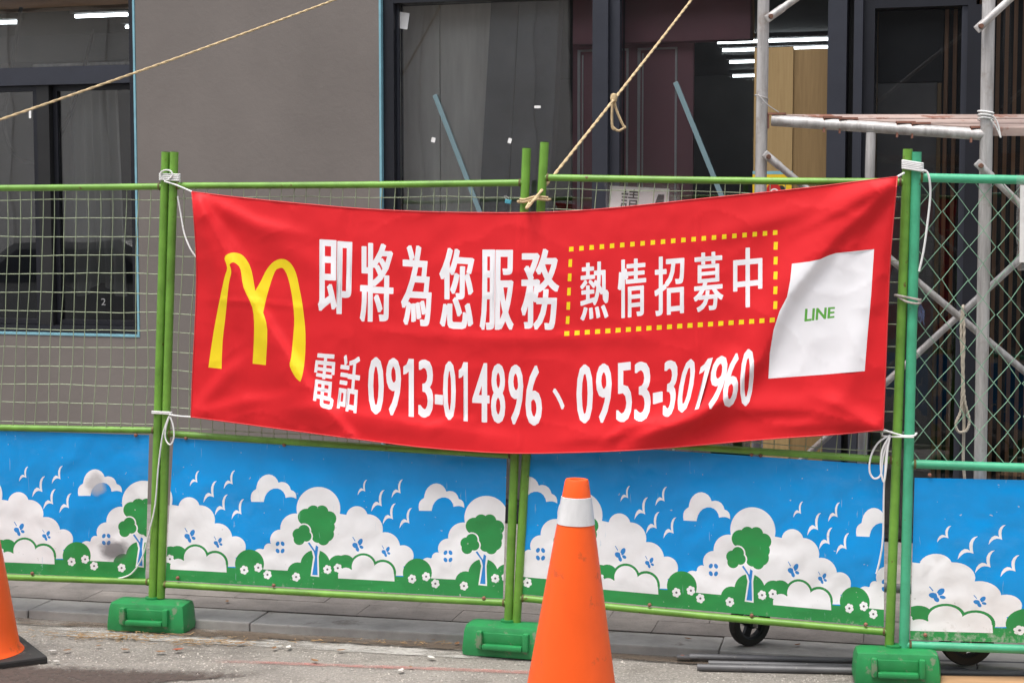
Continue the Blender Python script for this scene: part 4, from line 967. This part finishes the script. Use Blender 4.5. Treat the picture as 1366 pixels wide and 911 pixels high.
cord('tie_cord', 'white cord tied in a drooping loop at the banner corner below the arch logo', 'cord', [
    wrap(PF, 203, 229, 551, 0.024, 1, 2, 2),
    [(PF, 226, 553, 0.03), (PF, 240, 555, 0.035), (PF, 256, 556, 0.05)],
    [(PF, 226, 555, 0.03), (PF, 221, 572, 0.032), (PF, 221, 586, 0.034), (PF, 227, 593, 0.034), (PF, 232, 584, 0.034), (PF, 231, 568, 0.032), (PF, 227, 556, 0.03)],
    [(PF, 225, 556, 0.03), (PF, 217, 580, 0.03), (PF, 211, 625, 0.03), (PF, 207, 672, 0.03), (PF, 200, 705, 0.03), (PF, 190, 742, 0.02), (PF, 175, 765, 0.02), (PF, 155, 772, 0.018)]], 'white cord', 0.0034)
cord('tie_cord', 'white cord bound round yellow green and teal posts at the banner top corner', 'cord', [
    wrap(PF, 1204, 1231, 222, 0.026, 2.5, 5, 6),
    [(PF, 1228, 228, 0.028), (PF, 1236, 229, 0.02), (PF, 1240, 240, 0.02), (PF, 1241, 262, 0.01), (PF, 1237, 300, 0.01), (PF, 1232, 335, 0.01), (PF, 1226, 362, 0.01)],
    [(PF, 1206, 231, 0.028), (PF, 1197, 236, 0.05)]], 'white cord', 0.0042)
cord('tie_cord', 'white cord tied in a bow at the banner corner below the white square', 'cord', [
    [(PF, 1178, 573, 0.05), (PF, 1190, 577, 0.035), (PF, 1205, 581, 0.026), (PF, 1219, 581, 0.026), (PF, 1222, 578, 0.0), (PF, 1219, 578, -0.022), (PF, 1180, 576, -0.022), (PF, 1177, 580, 0.0), (PF, 1182, 582, 0.028), (PF, 1219, 583, 0.028)],
    [(PF, 1188, 580, 0.03), (PF, 1172, 590, 0.034), (PF, 1162, 608, 0.034), (PF, 1160, 628, 0.034), (PF, 1166, 638, 0.034), (PF, 1175, 633, 0.034), (PF, 1178, 610, 0.034), (PF, 1184, 586, 0.03)],
    [(PF, 1187, 581, 0.034), (PF, 1177, 600, 0.038), (PF, 1175, 625, 0.038), (PF, 1179, 643, 0.038), (PF, 1182, 625, 0.038), (PF, 1184, 600, 0.036), (PF, 1187, 583, 0.034)],
    [(PF, 1185, 583, 0.03), (PF, 1181, 620, 0.03), (PF, 1179, 660, 0.022), (PF, 1178, 715, 0.02), (PF, 1174, 745, 0.02), (PF, 1169, 765, 0.02)]], 'white cord', 0.0036)
cord('rope_tie', 'grey rope with a frayed end binding the teal post to its neighbour', 'rope', [
    wrap(PF, 1194, 1228, 398, 0.026, 4, 1, 2), [(PF, 1196, 394, 0.02), (PF, 1208, 402, 0.028), (PF, 1222, 405, 0.028), (PF, 1228, 404, 0.02)]], 'grey rope', 0.0045)
fr = MB(); random.seed(3)
for k in range(16):
    fr.tube([PF.at(1227, 404, 0.02), PF.at(1228 + random.uniform(-3, 5), 412 + random.uniform(0, 6), 0.02), PF.at(1227 + random.uniform(-3, 7), 420 + random.uniform(0, 14), 0.02 + random.uniform(-.01, .01))], 0.001, 3)
tag(fr.build('frayed_rope_end', 'fray'), 'blue grey frayed tuft hanging from the rope on the teal post', 'rope end')
def rope(name, label, pts, m, r, cat='rope', extra=None):
    b = MB()
    P_ = smooth_path(pts, 14)
    # two strands laid round each other
    acc = 0; st = [[], []]
    dense = []
    for i in range(len(P_) - 1):
        k = max(1, int((P_[i + 1] - P_[i]).length / (r * 2.2)))
        for j in range(k): dense.append(P_[i].lerp(P_[i + 1], j / k))
    dense.append(P_[-1])
    u = Vector((0, 0, 1))
    for i, p in enumerate(dense):
        t = (dense[min(i + 1, len(dense) - 1)] - dense[max(0, i - 1)]).normalized(); u = (u - t * u.dot(t))
        u = u.normalized() if u.length > 1e-5 else t.orthogonal().normalized(); wv = t.cross(u); ph = i * 0.9
        for q in (0, 1): st[q].append(p + (u * math.cos(ph + math.pi * q) + wv * math.sin(ph + math.pi * q)) * r * 0.30)
    for q in (0, 1): b.tube(st[q], r * 0.72, 6)
    if extra:
        for e, rr_ in extra: b.tube(smooth_path(e, 5), rr_, 7)
    return tag(b.build(name, m, smooth=True), label, cat)
kn = PF.at(713, 266, 0.02)
wallp = lambda px, py: PB.at(px, py, 0.01)
r1a, r1b = PL.at(-282, 256, 0.03), wallp(600, -57)
rope('guy_rope', 'long tan rope running up across the taupe wall and the sliding window', [r1a, r1a.lerp(r1b, 0.5) - Vector((0, 0, 0.02)), r1b], 'tan rope', 0.0062)
r2a, r2b = PF.at(722, 255, 0.022), wallp(995, -95)
kpt = r2a.lerp(r2b, 0.36)
def alongray(px, py):                             # point of that rope's own height under its knot
    r = ray(px, py); t = kpt.y / r.y; return CAM + r * t
# find the knot where the rope passes pixel column 822
best = min((r2a.lerp(r2b, i / 400) for i in range(401)), key=lambda p: abs(683 + F * p.x / (p.y * math.cos(PITCH) - (p.z - CAMZ) * math.sin(PITCH)) - 819)); kpt = best
tw = [PF.at(*p) for p in ((694, 269, 0.02), (700, 269.5, 0.034), (712, 266, 0.03), (722, 266, 0.03), (731, 267, 0.02))]
rope('guy_rope', 'tan rope knotted at the two posts in the middle and rising past the window mullion', [PF.at(706, 271, 0.03), r2a, r2a.lerp(r2b, 0.5) - Vector((0, 0, 0.01)), r2b], 'tan rope', 0.0064, extra=[(tw, 0.005), ([p + Vector((0, 0, 0.009)) for p in tw], 0.005), ([PF.at(730, 267, 0.015), PF.at(733, 266, -0.02), PF.at(712, 266, -0.026), PF.at(692, 268, -0.02), PF.at(693, 270, 0.015)], 0.005)])
lb = MB(); k3 = kpt; z_ = Vector((0, 0, 1)); x_ = Vector((1, 0, 0))
for dx, ln in ((-0.018, 0.12), (0.028, 0.115)):
    lb.tube(smooth_path([k3, k3 + x_ * dx * 0.4 - z_ * 0.05, k3 + x_ * (dx + 0.012) - z_ * ln, k3 + x_ * (dx + 0.022) - z_ * (ln + 0.012)], 4), 0.006, 6)
lb.tube(smooth_path([k3 + x_ * -0.005 - z_ * 0.12, k3 + x_ * 0.02 - z_ * 0.138, k3 + x_ * 0.052 - z_ * 0.12], 4), 0.006, 6)
lb.lathe([(0.0, -0.02), (0.012, -0.016), (0.016, 0), (0.012, 0.016), (0, 0.02)], k3, 10)
tag(lb.build('rope_knot', 'tan rope', smooth=True), 'knotted rope loop dangling from the tan rope by the mullion', 'rope knot')

# ------------------------------------------------------------------ scaffold
PS1 = VPlane((0, 6.52), (1, 0)); PS2 = VPlane((0, 6.25), (1, 0))
g0 = PS1.at(1015, 240)
sc = empty('scaffold', (g0.x, g0.y, KH), 'galvanised steel scaffold on castors with rusty planks behind the fence', 'scaffold')
RS = 0.0235
def spipe(name, a, b, r=RS, m='galvanised', parent=sc, n=16): return MB().tube([a, a.lerp(b, 0.5), b], r, n).build(name, m, parent, smooth=True)
hub = KH + 0.10
def foot_of(plane, px_top, px_bot):
    a, b = plane.at(px_top, 0), plane.at(px_bot, 600); t = (0.2 - a.z) / (b.z - a.z); top_ = a.lerp(b, (3.2 - a.z) / (b.z - a.z))
    return top_, a.lerp(b, t)
pA = foot_of(PS1, 1018.5, 1010); pB = foot_of(PS2, 1319, 1308)
spipe('standard', *pA, r=0.0225); spipe('standard', *pB, r=0.0236)
bar0, bar1 = PS1.at(1030, 161), PS2.at(1314, 180)
spipe('transom_bar', bar0, bar1, r=0.0215)
q0 = bar0.lerp(bar1, 0.475)
spipe('inner_post', q0 - Vector((0, 0, 0.02)), Vector((q0.x - 0.02, q0.y, 0.3)), r=0.0185)
low0, low1 = Vector((pA[1].x, pA[1].y, 0.30)), Vector((pB[1].x, pB[1].y, 0.30))
spipe('transom_bar', low0, low1, r=0.018)
farX = 1.83
far0, far1 = bar0 + Vector((farX, 0.0, 0)), bar1 + Vector((farX, 0.0, 0))
for p in (pA, pB): spipe('standard', p[0] + Vector((farX, 0, 0)), p[1] + Vector((farX, 0, 0)))
spipe('transom_bar', far0, far1, r=0.0215)
# cross braces (flattened, bolted ends)
def brace(a, b, r=0.0135):
    o = spipe('cross_brace', a, b, r, n=12); d = (b - a).normalized()
    for p, s_ in ((a, 1), (b, -1)):
        MB().obox(p - d * s_ * 0.022, p + d * s_ * 0.06, 0.009, 0.031, Vector((0, 1, 0)).cross(d)).build('flattened_end', 'galvanised', o, bevel=0.005)
        MB().lathe([(0.0, 0.016), (0.008, 0.016), (0.010, 0.006), (0.010, -0.02), (0, -0.02)], p, 10, (0, -1, 0)).build('pin', 'dark rust', o, smooth=True)
s1 = PS1.at(1020, 208); off_ = Vector((0.0, -0.04, 0))
a1 = PS1.at(1023, 210) + off_; e1 = PS1.at(1600, 690) + off_
brace(a1, Vector((pA[0].x + farX - 0.01, a1.y, a1.z - (a1.z - e1.z) * ((pA[0].x + farX - a1.x) / (e1.x - a1.x)))))
b0_ = PS1.at(1030, 655) + Vector((0, 0.05, 0)); b1_ = PS1.at(1362, 350) + Vector((0, 0.05, 0)); k = (pA[0].x + farX - b0_.x) / (b1_.x - b0_.x)
brace(b0_, b0_.lerp(b1_, k))
u0 = PS1.at(1026, 24) + off_; u1 = PS1.at(1060, 0) + off_; brace(u0, u0.lerp(u1, 13.5))
v0 = PS2.at(1304, 222) + off_; v1 = PS2.at(1366, 282) + off_; brace(v0, v0.lerp(v1, 8.0))
v0 = PS2.at(1304, 37) + off_; v1 = PS2.at(1366, -20) + off_; brace(v0, v0.lerp(v1, 8.0))
# planks with hooks
bd = (bar1 - bar0)
for i, f in enumerate((0.015, 0.36, 0.70)):
    a = bar0 + bd * f; b = bar0 + bd * (f + 0.27)
    off = Vector((0.028, 0, -0.006)); L = Vector((farX - 0.05, 0, 0))
    m_ = MB(); th = Vector((0, 0, 0.03))
    m_.add([a + off, b + off, b + off + L, a + off + L, a + off + th, b + off + th, b + off + th + L, a + off + th + L], [(3, 2, 1, 0), (4, 5, 6, 7), (0, 1, 5, 4), (1, 2, 6, 5), (2, 3, 7, 6), (3, 0, 4, 7)])
    pk = m_.build('plank', 'plank metal', sc)
    for g in (a, b):
        h = MB().obox(g + Vector((-0.027, 0, 0.028)), g + Vector((-0.027, 0, -0.03)), 0.014, 0.006, Vector((1, 0, 0)))
        h.box(g.x - 0.03, g.x + 0.04, g.y - 0.012, g.y + 0.012, g.z + 0.0225, g.z + 0.03)
        h.build('hook', 'rusty steel', pk)
# castors
def castor(base, r, yaw):
    ax = Vector((math.sin(yaw), -math.cos(yaw), 0)); c = Vector((base.x, base.y, KH + r))
    cst = MB().obox(c + Vector((0, 0, r + 0.012)), c + Vector((0, 0, r + 0.05)), 0.06, 0.06, Vector((1, 0, 0)))
    for s_ in (-1, 1): cst.obox(c + ax * s_ * 0.032 + Vector((0, 0, -0.01)), c + ax * s_ * 0.032 + Vector((0, 0, r + 0.03)), 0.006, 0.035, ax)
    cst.tube([c + Vector((0, 0, r + 0.045)), Vector((base.x, base.y, 0.34))], 0.017, 10)
    fk = cst.build('castor', 'galvanised', sc)
    MB().lathe([(r * 0.70, -0.018), (r * 0.95, -0.02), (r, -0.01), (r, 0.01), (r * 0.95, 0.02), (r * 0.70, 0.018)], c, 36, ax, closed=True).build('tyre', 'black rubber', fk, smooth=True)
    rm = MB().lathe([(r * 0.60, -0.012), (r * 0.70, -0.015), (r * 0.70, 0.015), (r * 0.60, 0.012)], c, 36, ax, closed=True)
    rm.lathe([(0.001, -0.026), (r * 0.2, -0.026), (r * 0.24, -0.016), (r * 0.24, 0.016), (r * 0.2, 0.026), (0.001, 0.026)], c, 20, ax)
    u = ax.orthogonal().normalized(); wv = ax.cross(u)
    for k in range(4):
        d = u * math.cos(k * math.pi / 2 + 0.5) + wv * math.sin(k * math.pi / 2 + 0.5)
        rm.obox(c + d * r * 0.2, c + d * r * 0.64, 0.028, 0.016, ax)
    rm.build('rim', 'dark frame', fk, smooth=True)
c1 = on_z(996, 861, KH); castor(Vector((c1.x, PS1.p.y - 0.02, 0)) if False else Vector((pA[1].x - 0.02, PS1.p.y, 0)), 0.090, 0.5)
castor(Vector((pB[1].x - 0.045, PS2.p.y - 0.02, 0)), 0.104, 0.05)
# white cord and wires on the scaffold
b = MB()
for k in range(3):
    p = PS2.at(1315, 150 + k * 5) ; b.lathe([(0.029, -0.003), (0.032, 0), (0.029, 0.003), (0.026, 0)], Vector((p.x, PS2.p.y, p.z)), 16, (0.15, 0.1 * k, 1), closed=True)
b.tube(smooth_path([PS2.at(1325, 155, 0.035), PS2.at(1331, 165, 0.03), PS2.at(1335, 184, 0.03), PS2.at(1330, 172, 0.03), PS2.at(1322, 160, 0.035)], 5), 0.0025, 6)
tag(b.build('tie_cord', 'white cord', smooth=True), 'thin white cord wound round the scaffold post by the planks', 'cord')
b = MB().tube(smooth_path([PS1.at(1012, 127, 0.03), PS1.at(1024, 140, 0.035), PS1.at(1039, 150, 0.02)], 5), 0.002, 5)
b.lathe([(0.027, -0.002), (0.0295, 0), (0.027, 0.002), (0.025, 0)], PS1.at(1016, 130), 14, (0.3, 0, 1), closed=True)
tag(b.build('binding_wire', 'galvanised', smooth=True), 'grey wire twisted round the scaffold post above the transom', 'wire')
# cream rope looped over the crossing of the braces
hx = [PS1.at(x, y, 0.075) for x, y in ((1284, 412), (1282, 440), (1284, 500), (1282, 545), (1275, 565), (1279, 576), (1289, 574), (1293, 560), (1287, 535), (1285, 500), (1286, 440), (1284, 414))]
rope('hanging_rope', 'cream braided rope hanging in a long loop from the crossed braces', hx, 'cream rope', 0.006, extra=[([PS1.at(1284, 500, 0.06), PS1.at(1286, 560, 0.06), PS1.at(1285, 610, 0.06), PS1.at(1287, 640, 0.06)], 0.006), ([PS1.at(1284, 412, 0.08), PS1.at(1285, 408, 0.02), PS1.at(1284, 412, -0.07)], 0.006)])

# ------------------------------------------------------------------ things by the windows
def card(pl, pts, off, name, m, parent=None, thick=0.003, bumpy=0.0):
    b = MB(); n = len(pts)
    f = [pl.at(x, y, off + random.uniform(-bumpy, bumpy)) for x, y in pts]
    b.add(f + [p - pl.n * thick for p in f], [tuple(range(n)), tuple(reversed(range(n, 2 * n)))] + [(i, (i + 1) % n, n + (i + 1) % n, n + i) for i in range(n)])
    return b.build(name, m, parent)
def flat_text(txt, pl, quad, off, m, name, parent=None, bold=0.01):
    vs, fc = text_tris(txt, bold, 2); x0, x1 = min(v[0] for v in vs), max(v[0] for v in vs); y0, y1 = min(v[1] for v in vs), max(v[1] for v in vs)
    tl, tr, br, bl = quad; b = MB(); b.uv = True
    for v in vs:
        u, t = (v[0] - x0) / (x1 - x0), (y1 - v[1]) / (y1 - y0)
        b.v.append(pl.at(lerp(lerp(tl[0], tr[0], u), lerp(bl[0], br[0], u), t), lerp(lerp(tl[1], tr[1], u), lerp(bl[1], br[1], u), t), off))
    b.f = [list(f) for f in fc]; b.mi = [0] * len(fc)
    return b.build(name, m, parent)
p0 = PF.at(850, 300, -0.02)
pn = empty('paper_notice', p0, 'crumpled white paper notice in clear plastic on the fence mesh behind the banner', 'notice')
card(PF, [(814, 248), (893, 252), (890, 300), (812, 300)], -0.016, 'sheet', 'paper', pn)
flat_text('請', PF, ((830, 252), (853, 253.5), (850, 284), (826, 282)), -0.0145, 'ink', 'lettering', pn, 0.0)
card(PF, [(878, 259.5), (886, 260), (885, 276), (872, 276)], -0.0145, 'ink_block', 'ink', pn, 0.0004)
wv = MB(); G = 9
for i in range(G + 1):
    for j in range(6):
        wv.v.append(PF.at(lerp(805, 904, i / G) + (3 if j else 0), lerp(243.5, 300, j / 5), -0.010 + 0.004 * noise.noise(Vector((i * 0.9, j * 0.9, 2)))))
for i in range(G):
    for j in range(5): k = i * 6 + j; wv.f.append([k, k + 6, k + 7, k + 1]); wv.mi.append(0)
wv.build('plastic_sleeve', 'clear plastic', pn, smooth=True)
p0 = PR.at(1372, 300, 0.03)
pw = empty('wrapped_card', p0, 'paper in crumpled clear plastic hanging from the teal top rail', 'notice')
card(PR, [(1361, 247), (1420, 248), (1418, 352), (1360, 350)], 0.024, 'sheet', 'paper', pw)
wv = MB()
for i in range(9):
    for j in range(13):
        wv.v.append(PR.at(lerp(1356, 1430, i / 8) + 3 * noise.noise(Vector((i, j * 0.7, 1))), lerp(233, 361, j / 12), 0.038 + 0.007 * noise.noise(Vector((i * 0.9, j * 0.9, 7)))))
for i in range(8):
    for j in range(12): k = i * 13 + j; wv.f.append([k, k + 13, k + 14, k + 1]); wv.mi.append(0)
wv.build('plastic_sleeve', 'clear plastic', pw, smooth=True)
PY = VPlane((0, 7.6), (1, 0))
ys = empty('warning_card', PY.at(1040, 285), 'yellow warning card with red and black marks behind the scaffold post', 'sign')
card(PY, [(1004, 233), (1056, 233), (1056, 300), (1004, 300)], 0, 'sheet', 'yellow card', ys)
card(PY, [(1004, 228.5), (1057, 228.5), (1057, 232.6), (1004, 232.6)], 0, 'top_tape', 'blue tape', ys)
def disc(pl, cx, cy, r0, off, name, m, par, sx=1.0): card(pl, [(cx + r0 * sx * math.cos(a), cy + r0 * math.sin(a)) for a in (2 * math.pi * i / 24 for i in range(24))], off, name, m, par, 0.001)
disc(PY, 1032, 254, 9.5, 0.002, 'red_disc', 'sign red', ys); disc(PY, 1033, 258, 6.5, 0.0035, 'white_disc', 'sign white', ys); disc(PY, 1033, 258, 4.6, 0.005, 'red_disc', 'sign red', ys)
disc(PY, 1042, 253, 5.5, 0.001, 'black_mark', 'ink', ys)
# slender strips leaning on the glass
for (a, b_, lb_) in (((580, 127), (655, 322), 'pale teal strip leaning on the window left of the mullion'), ((901, 110), (978, 300), 'pale teal strip leaning on the window right of the mullion')):
    p = PB.at(*a, -0.086); p2 = PB.at(*b_, -0.086); d = (p2 - p); q = p + d * ((p.z - 0.131) / -d.z)
    tag(MB().obox(p, q, 0.026, 0.012, PB.n).build('leaning_strip', 'teal strip', bevel=0.002), lb_, 'metal strip')
# stickers and marks on the glass
for (x, y, wd, h, ang, lb_) in ((538, 28, 7, 11, 0.15, 'crinkled white paper sticker at the top of the shop window'), (578, 187, 2.6, 3.2, 0.2, 'tiny white sticker beside the leaning strip on the window'), (680, 188, 2.4, 3.4, 0.25, 'tiny white sticker on the window above the middle posts'), (717, 143, 4.2, 1.8, 0.0, 'tiny oblong sticker on the window near the dark pillar reflection')):
    pts = [(x + a * math.cos(ang) - b2_ * math.sin(ang), y + a * math.sin(ang) + b2_ * math.cos(ang)) for a, b2_ in ((-wd, -h), (wd, -h), (wd, h), (-wd, h))]
    tag(card(PB, pts, -0.0955, 'glass_sticker', 'paper', None, 0.001), lb_, 'sticker')
tag(flat_text('2', PB, ((135, 398), (141, 398), (141, 407), (135, 407)), -0.104, 'chalk', 'chalk_number', None, 0.0), 'white chalked numeral on the sliding window pane', 'chalk mark')
tag(card(PB, [(38.5, 148), (41.5, 148), (41.5, 158), (38.5, 158)], -0.055, 'glass_sticker', 'paper', None, 0.001), 'small white latch sticker on the sliding window frame', 'sticker')
# binder clip on the mesh
ck = empty('binder_clip', PF.at(678, 268, 0.01), 'small blue binder clip on the wire mesh beside the middle posts', 'clip')
MB().obox(PF.at(674, 268.5, 0.006), PF.at(682, 270, 0.006), 0.016, 0.012, PF.n).build('body', 'clip blue', ck, bevel=0.002)
MB().tube(smooth_path([PF.at(676, 266, 0.008), PF.at(672.5, 263.5, 0.008), PF.at(673.5, 261.5, 0.008), PF.at(677, 263, 0.008), PF.at(679, 266, 0.008)], 4), 0.0011, 5).build('handle', 'galvanised', ck, smooth=True)

# ------------------------------------------------------------------ cones
def cone(x, y, label, rz, lean=0.0):
    t = empty('traffic_cone', (x, y, 0), label, 'traffic cone', 'orange traffic cones', rz); Z = Vector((0, 0, 0)); t.rotation_euler = (Matrix.Rotation(lean, 3, 'Y') @ Matrix.Rotation(rz, 3, 'Z')).to_euler(); t.location.z = 0.22 * abs(lean)
    H = 0.878; r = lambda z: 0.037 + (H - z) * 0.158
    z1, z2 = H - 0.056, H - 0.141
    prof = [(r(0.03) + 0.014, 0.030), (r(0.03) + 0.010, 0.036), (r(0.05), 0.050)] + [(r(0.05 + (H - 0.06 - 0.05) * i / 10), 0.05 + (H - 0.06 - 0.05) * i / 10) for i in range(1, 11)] + [(r(H - 0.008), H - 0.008), (0.035, H), (0.022, H), (0.016, H - 0.02), (0.012, H - 0.05)]
    MB().lathe(prof, (0, 0, 0), 48).build('body', 'cone orange', t, org=Z, smooth=True)
    MB().lathe([(r(z2) + 0.0004, z2 - 0.001), (r(z2) + 0.0022, z2), (r(z1) + 0.0022, z1), (r(z1) + 0.0004, z1 + 0.001)], (0, 0, 0), 48).build('reflective_collar', 'cone white', t, org=Z, smooth=True)
    MB().box(-0.22, 0.22, -0.22, 0.22, 0.0, 0.029).build('base', 'black rubber', t, org=Z, bevel=0.008)
cp = on_z(763, 1003, 0); cone((759.5 - 683) / F * 5.43, 5.3, 'orange traffic cone with a white collar standing before the fence middle', 0.3, 0.024)
cone((-45 - 683) / F * 6.45, 6.45, 'orange traffic cone whose black base shows beside the dark road stain', 0.55)

# ------------------------------------------------------------------ loose things on the ground
pa, pb = on_z(912, 884, 0.03), on_z(1480, 902, 0.03)
def lying(a, b, r, label, dz_=0.0, end=False):
    a, b = a.copy(), b.copy(); a.z = b.z = r + dz_
    t = empty('steel_tube', (a.x, a.y, 0), label, 'tube', 'steel tubes lying by the kerb')
    MB().tube([a, a.lerp(b, .5), b], r, 14).build('pipe', 'grey pipe', t, smooth=True)
    if end:
        d = (b - a).normalized(); MB().obox(a - d * 0.05, a + d * 0.03, 0.034, 0.010).build('flattened_end', 'grey pipe', t, bevel=0.004)
        MB().lathe([(0.008, 0.0055), (0, 0.0055)], a - d * 0.028, 10).build('bolt_hole', 'rusty steel', t)
lying(on_z(920, 884, 0), on_z(1500, 899, 0), 0.013, 'grey scaffold brace with a flattened bolt hole end lying by the kerb', 0.012, True)
lying(on_z(930, 894.5, 0), on_z(1500, 907, 0), 0.014, 'plain grey steel tube lying on the road, nearest the kerbside litter')
lying(on_z(945, 888.5, 0), on_z(1500, 902.5, 0), 0.012, 'thin grey steel tube lying between a brace and another tube')
q = [on_z(1256, 907, 0), on_z(1480, 909, 0), on_z(1480, 960, 0), on_z(1248, 960, 0)]
b = MB(); b.add([Vector((p.x, p.y, 0.001)) for p in q] + [Vector((p.x, p.y, 0.018)) for p in q], [(3, 2, 1, 0), (4, 5, 6, 7), (0, 1, 5, 4), (1, 2, 6, 5), (2, 3, 7, 6), (3, 0, 4, 7)])
tag(b.build('plywood_offcut', 'board wood'), 'brown plywood offcut lying beside the green foot under the teal post', 'board')
random.seed(21)
mat('dry leaf', (0.24, 0.12, 0.05), 0.8, var=0.35, vs=25); mat('straw', (0.36, 0.23, 0.11), 0.85, var=0.3, vs=30); mat('brick red bit', (0.38, 0.10, 0.05), 0.8, var=0.2); mat('pale scrap', (0.62, 0.60, 0.56), 0.8, var=0.1)
def leaf(p, size, rz, m, label, cat, z):
    b = MB(); pts = [(-1, 0), (-0.5, 0.42), (0.2, 0.46), (1, 0.05), (0.3, -0.4), (-0.5, -0.36)]
    vs = [(a * size, c * size, 0.25 * size * (a * a * 0.6 + abs(c)) + 0.001) for a, c in pts] + [(0, 0, 0.0015)]
    b.add(vs, [(i, (i + 1) % 6, 6) for i in range(6)])
    o = b.build('fallen_leaf' if cat == 'leaf' else 'litter_scrap', m, org=Vector((0, 0, 0)))
    o.location = (p.x, p.y, z); o.rotation_euler = (0, 0, rz); tag(o, label, cat, 'litter on the ground')
for i, (x, y) in enumerate(((131, 865), (167, 870), (236, 871), (214, 873), (366, 868), (297, 833), (455, 871), (610, 862), (505, 845), (160, 853), (320, 862), (548, 893), (90, 871), (420, 885))):
    leaf(on_z(x, y, 0), random.uniform(0.012, 0.026), random.uniform(0, 6), 'dry leaf', 'curled brown leaf lying on the road by the kerb', 'leaf', 0.011)
for x, y in ((622, 772), (303, 804), (1064, 862), (918, 854)): leaf(on_z(x, y, KH), 0.018, random.uniform(0, 6), 'dry leaf', 'brown leaf lying on the pavement behind the fence', 'leaf', KH + 0.006)
for x, y in ((70, 872), (75, 886), (373, 866), (385, 867), (535, 898), (575, 881)): leaf(on_z(x, y, 0), random.uniform(0.012, 0.024), random.uniform(0, 6), 'pale scrap', 'pale paper scrap lying on the road', 'litter', 0.012)
leaf(on_z(238, 871, 0), 0.024, 0.4, 'brick red bit', 'brick red fragment lying on the road beside the leaves', 'litter', 0.014)
# straw and grit that nobody could count
sb = MB()
for cx, cy, n_, sp_ in ((165, 853, 150, 45), (275, 860, 90, 28), (120, 850, 60, 40), (330, 858, 40, 60), (1065, 872, 30, 10), (600, 860, 60, 120)):
    for k in range(n_):
        p = on_z(random.gauss(cx, sp_), random.gauss(cy, 2.5), 0); a = random.uniform(0, math.pi); l = random.uniform(0.006, 0.022); d = Vector((math.cos(a), math.sin(a) * 0.6, random.uniform(-.1, .1)))
        zz = random.uniform(0.011, 0.018); c = Vector((p.x, p.y, zz)); sb.obox(c - d * l, c + d * l, random.uniform(0.001, 0.004), 0.001)
o = sb.build('straw_litter', 'straw'); o['kind'] = 'stuff'; tag(o, 'dry straw and leaf bits heaped along the gutter', 'litter')
gb = MB(); random.seed(8)
for k in range(2600):
    p = on_z(random.uniform(-40, 1400), 838 + 85 * random.random() ** 0.8 + 0, 0); 
    if (p - mid).dot(kn_) > 0.085: continue
    r = random.uniform(0.0015, 0.0055) * (1.6 if random.random() < 0.04 else 1); v = [p + Vector((random.uniform(.6, 1.2) * r * math.cos(a), random.uniform(.6, 1.2) * r * math.sin(a), 0.0)) for a in (0, 1.25, 2.5, 3.8, 5.0)]
    gb.add(v + [p + Vector((0, 0, r * 0.9))], [(i, (i + 1) % 5, 5) for i in range(5)])
mat('grit', (0.40, 0.37, 0.33), 0.9, var=0.5, vs=3)
o = gb.build('road_grit', 'grit'); o['kind'] = 'stuff'; tag(o, 'loose pale grit scattered over the road', 'grit')
